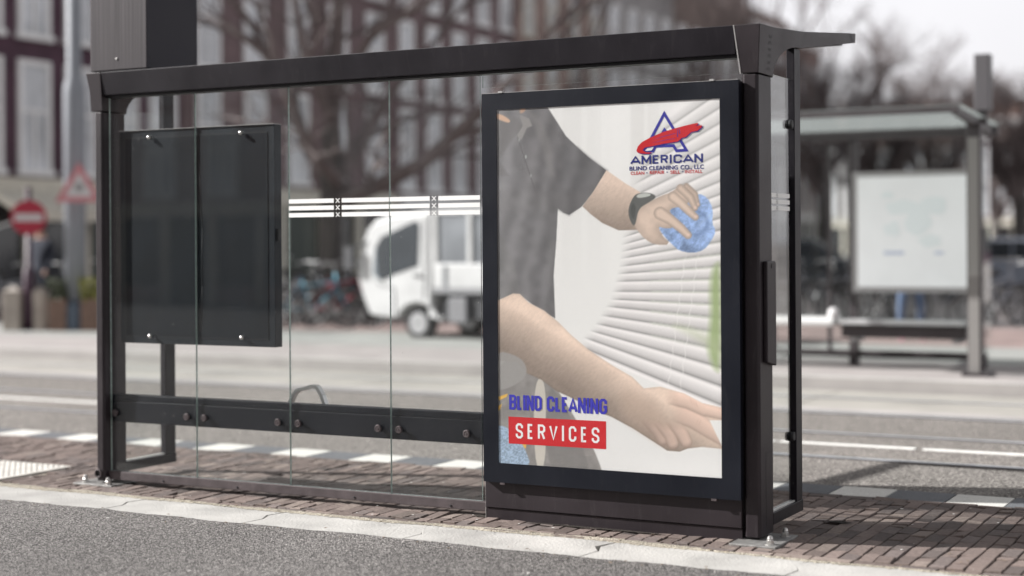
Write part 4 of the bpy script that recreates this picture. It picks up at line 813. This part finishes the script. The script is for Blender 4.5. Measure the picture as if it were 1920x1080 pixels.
# delivery moped with a white and red box
q=onz(648,606,.1); mo=thing('delivery_moped','dark delivery moped carrying a pinkish white and red box','moped',(q[0],q[1],.1),R(200))
for x in (-.6,.6): wh=MB().torus((x,0,.24),.19,.05,'y',22,8).build('wheel',TYRE,mo,smooth=True); MB().lathe((x,-.03,.24),[(.14,0),(.14,.06)],16,'y').build('rim',CHR,wh)
MB().prism([(-.85,.42),(-.75,.72),(-.1,.76),(.0,.40),(.30,.36),(.42,.95),(.50,.98),(.62,.50),(.72,.46),(.66,.38),(.35,.24),(-.35,.24)],'y',-.16,.16).build('body',BK,mo,bevel=.03)
MB().box(-.72,-.08,-.14,.14,.765,.84).build('seat',SADL,mo,bevel=.03)
MB().path([(.36,-.32,1.06),(.44,0,1.03),(.36,.32,1.06)],.018).tube((.46,0,.95),(.44,0,1.03),.03).build('handlebar',CHR,mo)
PKW=mat('pinkish white box',(.62,.47,.50),.5); bo=MB().box(-.98,-.40,-.30,.30,.86,1.42).build('delivery_box',PKW,mo,bevel=.03); MB().box(-.92,-.46,-.306,-.3015,1.12,1.36).build('red_panel',SREDm,bo); MB().box(-.92,-.46,.3015,.306,1.12,1.36).build('red_panel',SREDm,bo)
# ------------------------------------------------------------------ white utility truck, nose to the left
VW=mat('white van paint',(.58,.58,.58),.4,0,.12,2,coat=.2); VG=mat('van glass',(.035,.042,.05),.06,0,.2,2,spec=.9); VDK=mat('van underbody grey',(.06,.06,.065),.7); RIMG=mat('grey steel rim',(.42,.42,.43),.45,.5)
q=onz(782,635,.106); vs_=23.1/F   # metres per pixel at the truck
va=thing('white_truck','small white utility truck parked with its nose to the left','van',(q[0],q[1],.106),R(-6))
def V2(x,y): return ((x-782)*vs_*1.27,(634-y)*vs_)
prof=[(694,592),(681,560),(670,520),(668,492),(676,468),(690,430),(705,414),(735,404),(806,397),(808,590),(828,592),(828,600),(818,600),(812,585),(800,572),(782,567),(764,572),(752,585),(746,598)]
MB().prism([V2(*p) for p in prof],'y',0,1.5).build('cab',VW,va,bevel=.03)
MB().prism([V2(*p) for p in [(706,462),(716,444),(781,414),(788,421),(785,499),(738,516),(716,528),(707,512)]],'y',-.006,-.001).build('side_window',VG,va)
MB().prism([V2(*p) for p in [(704,463),(708,460),(708,510),(716,525),(709,524),(700,514)]],'y',-.004,-.0012).build('quarter_window',mat('pale quarter glass',(.20,.24,.27),.1,spec=.9),va)
for q_ in ([(706,528),(712,535),(740,540),(742,598)],[(796,410),(797,520),(795,560)]):
    b=MB(); [b.tube((V2(*a_)[0],-.003,V2(*a_)[1]),(V2(*c_)[0],-.003,V2(*c_)[1]),.008,.008,5) for a_,c_ in zip(q_,q_[1:])]; b.build('door_seam',VDK,va)
a=V2(786,518); MB().box(a[0]-.09,a[0]+.04,-.025,-.001,a[1],a[1]+.03).build('door_handle',VDK,va)
MB().add([(V2(667,490)[0]-.02,.14,V2(667,490)[1]),(V2(667,490)[0]-.02,1.36,V2(667,490)[1]),(V2(689,430)[0]-.02,1.36,V2(689,430)[1]),(V2(689,430)[0]-.02,.14,V2(689,430)[1])],[(0,1,2,3)]).build('windscreen',VG,va,fix=False)
b=MB(); a=V2(672,505); b.box(a[0]-.20,a[0]-.02,-.12,-.04,a[1],a[1]+.34); b.tube((a[0]-.1,-.07,a[1]+.3),(a[0]+.2,.02,a[1]+.42),.02); b.build('wing_mirror',VDK,va)
b=MB(); a=V2(684,548); b.lathe((a[0]-.06,.22,a[1]),[(.10,0),(.09,-.03)],14,'x'); b.lathe((a[0]-.06,1.28,a[1]),[(.10,0),(.09,-.03)],14,'x'); b.build('headlight',CHR,va)
x0=V2(811,0)[0]; L_=2.55
MB().box(x0,x0+L_,0,1.5,V2(0,546)[1],V2(0,494)[1]).build('body_side',VW,va,bevel=.02)
cg=MB().box(x0,x0+L_,0.01,1.49,V2(0,402)[1],V2(0,399)[1]+.03).build('cargo_roof',VW,va)
LG_=mat('light grey cargo panel',(.19,.20,.215),.3,0,.35,1.6)
b=MB(); z0,z1=V2(0,494)[1]+.003,V2(0,403)[1]
b.box(x0+.06,x0+L_-.06,.03,1.47,z0,z1); b.build('cargo_panel',LG_,va)
b=MB()
for k in range(5): b.box(x0+k*(L_-.07)/4,x0+k*(L_-.07)/4+.07,.002,.06,z0,z1)
b.build('cargo_frame',VW,va)
b=MB(); b.box(x0+.2,x0+.26,-.01,-.001,V2(0,545)[1],V2(0,497)[1]); b.box(x0+1.3,x0+1.33,-.01,-.001,V2(0,545)[1],V2(0,497)[1]); b.build('panel_strap',LG_,va)
MB().box(x0+.01,x0+L_,-.012,-.0005,V2(0,549)[1],V2(0,538)[1]).build('side_skirt',mat('grey side skirt',(.25,.25,.26),.6),va)
MB().box(V2(829,0)[0],x0+L_,.06,1.44,V2(0,596)[1],V2(0,549)[1]).build('chassis',VDK,va)
MB().box(V2(840,0)[0],V2(872,0)[0],-.01,.14,V2(0,603)[1],V2(0,556)[1]).build('battery_box',mat('grey battery box',(.20,.20,.21),.6),va,bevel=.02)
for x in (782,1020):
    for y in (.12,1.38):
        c=V2(x,605); wh=MB().lathe((c[0],y-.09,c[1]),[(.13,0),(.235,0),(.248,.03),(.248,.15),(.235,.18),(.13,.18)],26,'y').build('wheel',TYRE,va,smooth=False); MB().lathe((c[0],y-.095,c[1]),[(.155,0),(.15,.02),(.10,.035),(.05,.015),(.04,.0)],22,'y').build('rim',RIMG,wh)
# ------------------------------------------------------------------ the opposite shelter across the rails
SF=mat('grey brown shelter frame',(.055,.048,.05),.5,.2,.1,3); SPO=mat('pale grey post face',(.23,.22,.21),.5); GL2=glassmat('opposite shelter glass',(.93,.95,.945))
OS=thing('opposite_shelter','pale glass roofed tram shelter with map panel across the rails','tram shelter',(1.2,9.75,.115))
def os_(mb,name,m,par=OS,**k): off=Vector((1.2,9.75,.115)); mb.v=[tuple(Vector(v)-off) for v in mb.v]; return mb.build(name,m,par,**k)
ZB=2.60
for u in (-.95,2.02,3.42): os_(MB().box(u-.045,u+.045,9.70,9.82,.115,2.62),'back_post',SF)
os_(MB().box(3.46,3.60,8.80,8.92,.115,2.70),'end_post',SF,bevel=.01); os_(MB().box(3.475,3.585,8.792,8.7995,.13,2.55),'post_face',SPO); os_(MB().box(3.42,3.70,8.7,9.0,.113,.15),'post_foot',SF)
os_(MB().box(-1.0,3.6,9.68,9.80,2.621,2.72),'back_beam',SF)
os_(MB().box(-1.0,3.6,7.80,7.90,2.74,2.80),'front_beam',SF)
for u in (-.95,3.53):
    os_(MB().prism([(7.9,2.80),(7.9,2.74),(9.0,2.66),(9.679,2.60),(9.679,2.72)],'x',u-.035,u+.035),'roof_rib',SF)
b=MB(); b.add([(-1.0,7.9,2.81),(3.6,7.9,2.81),(3.6,9.8,2.73),(-1.0,9.8,2.73),(-1.0,7.9,2.82),(3.6,7.9,2.82),(3.6,9.8,2.74),(-1.0,9.8,2.74)],[(0,3,2,1),(4,5,6,7),(0,1,5,4),(2,3,7,6),(0,4,7,3),(1,2,6,5)]); os_(b,'roof_glass',frost('opposite roof glass'))
for a,c in ((-.9,-.1),(-.08,1.97),(2.07,3.37)): os_(MB().box(a,c,9.745,9.755,.30,2.6),'glass_pane',GL2)
os_(MB().box(3.525,3.535,8.93,9.69,.30,2.6),'side_glass',GL2); os_(MB().box(-.9,3.37,9.72,9.78,.20,.28),'bottom_rail',SF)
mp=os_(MB().box(2.05,3.36,9.60,9.69,.93,2.26),'map_case',mat('map case grey',(.35,.34,.34),.5,.3))
b=MB(); b.box(2.11,3.30,9.592,9.599,.99,2.20); os_(b,'map_sheet',mat('pale map print',(.90,.91,.92),.4,0,.03,2.5),mp)
b=MB(); rr=random.Random(4)
for (u,z,a,c) in ((2.62,1.86,.28,.10),(2.78,1.7,.16,.2),(2.95,1.88,.2,.14),(2.5,1.62,.12,.1),(2.9,1.5,.16,.09),(2.44,2.0,.1,.05)):
    n=12; b.add([(u+a*rr.uniform(.6,1)*math.cos(2*math.pi*k/n),9.5905-.0001*len(b.f),z+c*rr.uniform(.6,1)*math.sin(2*math.pi*k/n)) for k in range(n)],[tuple(range(n))])
os_(b,'map_areas',mat('pale green blue map areas',(.80,.85,.86),.5),mp,fix=False)
b=MB(); b.box(2.40,2.62,9.5895,9.5915,1.345,1.385); b.box(2.95,3.05,9.5895,9.5915,1.35,1.38); os_(b,'map_legend',mat('map legend blue',(.55,.60,.72),.5),mp)
os_(MB().box(2.02,3.35,9.15,9.50,.60,.64).box(2.1,2.16,9.3,9.7,.40,.599).box(3.2,3.26,9.3,9.7,.40,.599),'bench_seat',mat('grey bench slab',(.42,.42,.42),.6))
os_(MB().box(2.02,3.35,9.25,9.5,.45,.58),'bench_apron',SF)
os_(MB().box(-.4,1.98,9.10,9.50,.57,.66).box(.2,.26,9.3,9.7,.3,.569),'bench_seat',mat('pale bench slab',(.62,.62,.61),.6),bevel=.03)
os_(MB().lathe((1.95,9.2,.66),[(.06,0),(.07,.05),(.05,.10),(.001,.12)],12),'bench_knob',SWH)
for u in (0.3,1.1,1.75): os_(MB().box(u-.02,u+.02,9.70,9.74,.281,2.6),'mullion',SF)
# dark post with info box over the opposite shelter's right end
os_(MB().box(3.50,3.66,9.0,9.16,2.83,3.42),'info_box',mat('info box face',(.09,.085,.09),.5),bevel=.01); os_(MB().box(3.54,3.62,9.04,9.12,2.70,2.829),'box_stem',SF)
# ------------------------------------------------------------------ people
def person(label,loc,rz,h,cols,arms=(0,0),stance=.10):
    s=h/1.78; t=thing('person',label,'person',loc,rz); me=bpy.data.meshes.new('body')
    J={'pel':(0,0,.95),'sp':(0,.0,1.15),'ch':(0,.01,1.38),'nk':(0,0,1.52),'hd':(0,-.01,1.62),'ht':(0,-.005,1.74),
       'hl':(-.09,0,.90),'kl':(-stance,-.02,.50),'al':(-stance-.01,.02,.10),'tl':(-stance-.01,-.14,.035),'hr':(.09,0,.90),'kr':(stance,.0,.50),'ar':(stance+.01,.03,.10),'tr':(stance+.01,-.13,.035),
       'sl':(-.19,0,1.44),'el':(-.25,.02,1.16),'wl':(-.22,-.12,.95),'gl':(-.21,-.16,.87),'sr':(.19,0,1.44),'er':(.25,.02,1.16),'wr':(.22,-.12,.95),'gr':(.21,-.16,.87)}
    Rd={'pel':(.15,.11),'sp':(.135,.10),'ch':(.165,.11),'nk':(.055,.055),'hd':(.085,.10),'ht':(.06,.07),'hl':(.095,.095),'kl':(.062,.065),'al':(.042,.045),'tl':(.038,.03),'hr':(.095,.095),'kr':(.062,.065),'ar':(.042,.045),'tr':(.038,.03),'sl':(.062,.065),'el':(.046,.046),'wl':(.030,.030),'gl':(.032,.02),'sr':(.062,.065),'er':(.046,.046),'wr':(.030,.030),'gr':(.032,.02)}
    E=[('pel','sp'),('sp','ch'),('ch','nk'),('nk','hd'),('hd','ht'),('pel','hl'),('hl','kl'),('kl','al'),('al','tl'),('pel','hr'),('hr','kr'),('kr','ar'),('ar','tr'),('ch','sl'),('sl','el'),('el','wl'),('wl','gl'),('ch','sr'),('sr','er'),('er','wr'),('wr','gr')]
    K=list(J); me.from_pydata([tuple(c*s for c in J[k]) for k in K],[(K.index(a),K.index(b_)) for a,b_ in E],[]); o=bpy.data.objects.new('body',me); C.objects.link(o); o.parent=t
    sk=o.modifiers.new('skin','SKIN'); 
    for i,k in enumerate(K): me.skin_vertices[0].data[i].radius=(Rd[k][0]*s,Rd[k][1]*s); me.skin_vertices[0].data[i].use_root=(k=='pel')
    su=o.modifiers.new('sub','SUBSURF'); su.levels=2; su.render_levels=2
    dg=bpy.context.evaluated_depsgraph_get(); m2=bpy.data.meshes.new_from_object(o.evaluated_get(dg)); o.modifiers.clear(); o.data=m2; m2.name='body'
    m2.materials.clear(); 
    for c in cols: m2.materials.append(c)          # skin, upper, lower, shoes
    for p_ in m2.polygons:
        z=p_.center.z/s; x=abs(p_.center.x)/s
        p_.material_index=0 if (z>1.50 or (x>.17 and z<.97 and z>.8)) else (1 if (z>.93 or (x>.19 and z>.8)) else (3 if z<.12 else 2)); p_.use_smooth=True
    hb=MB().lathe((0,.012*s,1.66*s),[(.098*s,-.03*s),(.105*s,.02*s),(.09*s,.075*s),(.05*s,.11*s),(.001,.12*s)],16); hb.build('hair',cols[4],t,smooth=True)
    return t
SKN=mat('skin',(.42,.26,.20),.6); JN=mat('blue denim',(.11,.15,.24),.9,0,.2,20); PKS=mat('pink shoe',(.60,.28,.36),.6); HRD=mat('dark hair',(.03,.02,.017),.6); GRJ=mat('grey jacket',(.15,.15,.16),.9)
q=onz(1708,640,.106); person('person in blue jeans and pink shoes standing behind the map panel',(q[0],q[1],.106),face(q)+.3,1.66,[SKN,GRJ,JN,PKS,HRD],stance=.15)
q=onz(78,612,.1); person('person in dark navy clothes standing behind the no entry sign',(q[0],q[1],.1),face(q)-.8,1.80,[SKN,NAVYC,NAVYC,SADL,HRD])
# ------------------------------------------------------------------ parked cars
def car(label,loc,rz,pm,grp):
    t=thing('parked_car',label,'car',loc,rz,grp)
    pr=[(-2.1,.32),(-2.12,.62),(-2.02,.86),(-1.75,.93),(-1.15,1.36),(-.6,1.45),(.35,1.44),(1.05,.98),(1.85,.84),(2.1,.66),(2.12,.34)]
    MB().prism(pr,'y',-.82,.82).build('body',pm,t,bevel=.07)
    for s in (-1,1):
        MB().prism([(-1.45,.97),(-1.05,1.30),(-.58,1.37),(-.42,1.37),(-.42,.96)],'y',s*.822,s*.826).build('window',VG,t); MB().prism([(-.36,.96),(-.36,1.37),(.30,1.36),(.86,.99)],'y',s*.822,s*.826).build('window',VG,t)
    MB().add([(1.03,-.66,1.03),(1.03,.66,1.03),(.42,.6,1.43),(.42,-.6,1.43)],[(0,1,2,3)]).build('windscreen',VG,t,fix=False); MB().add([(-1.76,-.62,.97),(-1.76,.62,.97),(-1.20,.56,1.36),(-1.20,-.56,1.36)],[(3,2,1,0)]).build('rear_window',VG,t,fix=False)
    for s in (-1,1): MB().box(-2.15,-1.95,s*.70-.11,s*.70+.11,.66,.86).build('tail_light',mat('tail light pink %g %s'%(s,label[:4]),(.60,.10,.22),.3),t,bevel=.02); MB().box(1.98,2.14,s*.62-.14,s*.62+.14,.62,.74).build('headlight',CHR,t,bevel=.02)
    for x in (-1.3,1.3):
        for s in (-1,1): wh=MB().lathe((x,s*.74-.10,.31),[(.31,0),(.31,.20)],22,'y').build('wheel',TYRE,t); MB().lathe((x,s*.85-.005,.31),[(.19,0),(.19,.01)],18,'y').build('rim',RIMG,wh)
    MB().box(-2.16,-2.10,-.25,.25,.50,.62).build('number_plate',OFFW,t)
q=onz(1905,560,.1); car('silver parked car with pinkish tail lights at the right edge',(q[0],q[1],.1),R(160),mat('silver car paint',(.34,.38,.45),.3,.5,.03,2,coat=.4),'cars parked on the square')
q=onz(1505,552,.1); car('dark grey parked car seen left of the opposite shelter',(q[0],q[1],.1),R(12),mat('dark grey car paint',(.08,.09,.10),.3,.4,.03,2,coat=.4),'cars parked on the square')
q=onz(1590,548,.1); car('white parked car half hidden by the map panel',(q[0]+3,q[1]+2,.1),R(8),mat('white car paint',(.6,.6,.6),.3,.1,.03,2,coat=.4),'cars parked on the square')

# ------------------------------------------------------------------ light, sky, camera
EL=31; sun_to=Vector((-.946*math.cos(R(EL)),-.325*math.cos(R(EL)),math.sin(R(EL))))
sd=bpy.data.lights.new('sun','SUN'); sd.energy=5.0; sd.angle=R(.6); sd.color=(1,.98,.965)
so=bpy.data.objects.new('sun',sd); C.objects.link(so); so.rotation_euler=sun_to.to_track_quat('Z','Y').to_euler(); so.location=(0,0,30)
w=bpy.data.worlds.new('World'); bpy.context.scene.world=w; w.use_nodes=True; nt=w.node_tree; N=nt.nodes; L=nt.links; bg=N['Background']
sky=N.new('ShaderNodeTexSky'); sky.sky_type='NISHITA'; sky.sun_disc=False; sky.sun_elevation=R(EL); sky.sun_rotation=math.atan2(sun_to.x,sun_to.y); sky.air_density=1.0; sky.dust_density=4; sky.ozone_density=1
hs=N.new('ShaderNodeHueSaturation'); hs.inputs['Saturation'].default_value=.30; L.new(sky.outputs[0],hs.inputs['Color'])
# high thin cloud veil whitening the sky
tc=N.new('ShaderNodeTexCoord'); nz=N.new('ShaderNodeTexNoise'); nz.inputs['Scale'].default_value=1.6; nz.inputs['Detail'].default_value=6; L.new(tc.outputs['Generated'],nz.inputs['Vector'])
mr=N.new('ShaderNodeMapRange'); mr.inputs['From Min'].default_value=.3; mr.inputs['From Max'].default_value=.7; mr.inputs['To Min'].default_value=.55; mr.inputs['To Max'].default_value=.8; L.new(nz.outputs[0],mr.inputs[0])
mx=N.new('ShaderNodeMix'); mx.data_type='RGBA'; L.new(mr.outputs[0],mx.inputs['Factor']); L.new(hs.outputs[0],mx.inputs[6]); mx.inputs[7].default_value=(8.72,8.58,8.88,1)
sx=N.new('ShaderNodeSeparateXYZ'); L.new(tc.outputs['Generated'],sx.inputs[0]); el=N.new('ShaderNodeMapRange'); el.interpolation_type='SMOOTHSTEP'; el.inputs['From Min'].default_value=.16; el.inputs['From Max'].default_value=.62; el.inputs['To Min'].default_value=1; el.inputs['To Max'].default_value=.36; L.new(sx.outputs['Z'],el.inputs[0])
vm=N.new('ShaderNodeVectorMath'); vm.operation='SCALE'; vm.inputs[0].default_value=(8.72,8.58,8.88); L.new(el.outputs[0],vm.inputs['Scale']); L.new(vm.outputs[0],mx.inputs[7])
L.new(mx.outputs[2],bg.inputs[0]); bg.inputs[1].default_value=.072
cd=bpy.data.cameras.new('camera'); co=bpy.data.objects.new('camera',cd); C.objects.link(co); bpy.context.scene.camera=co
Rv=Vector((math.cos(TH),math.sin(TH),0)); Uv=Vector((0,0,1)); Fv=Vector((-math.sin(TH),math.cos(TH),0))
R2=Rv*math.cos(RO)-Uv*math.sin(RO); U2=Uv*math.cos(RO)+Rv*math.sin(RO)
mw=Matrix(((R2.x,U2.x,-Fv.x,UC),(R2.y,U2.y,-Fv.y,WC),(R2.z,U2.z,-Fv.z,HC),(0,0,0,1))); co.matrix_world=mw
cd.sensor_width=36; cd.lens=36*F/1920; cd.shift_y=SY/1920; cd.clip_end=3000; cd.clip_start=.1
cd.dof.use_dof=True; cd.dof.focus_distance=8.35; cd.dof.aperture_fstop=cd.lens/1000/.076
s=bpy.context.scene; s.render.engine='CYCLES'; s.render.resolution_x=1024; s.render.resolution_y=576
s.view_settings.view_transform='Standard'; s.view_settings.look='None'; s.view_settings.exposure=.93; s.view_settings.gamma=1
s.cycles.max_bounces=8; s.cycles.transparent_max_bounces=24
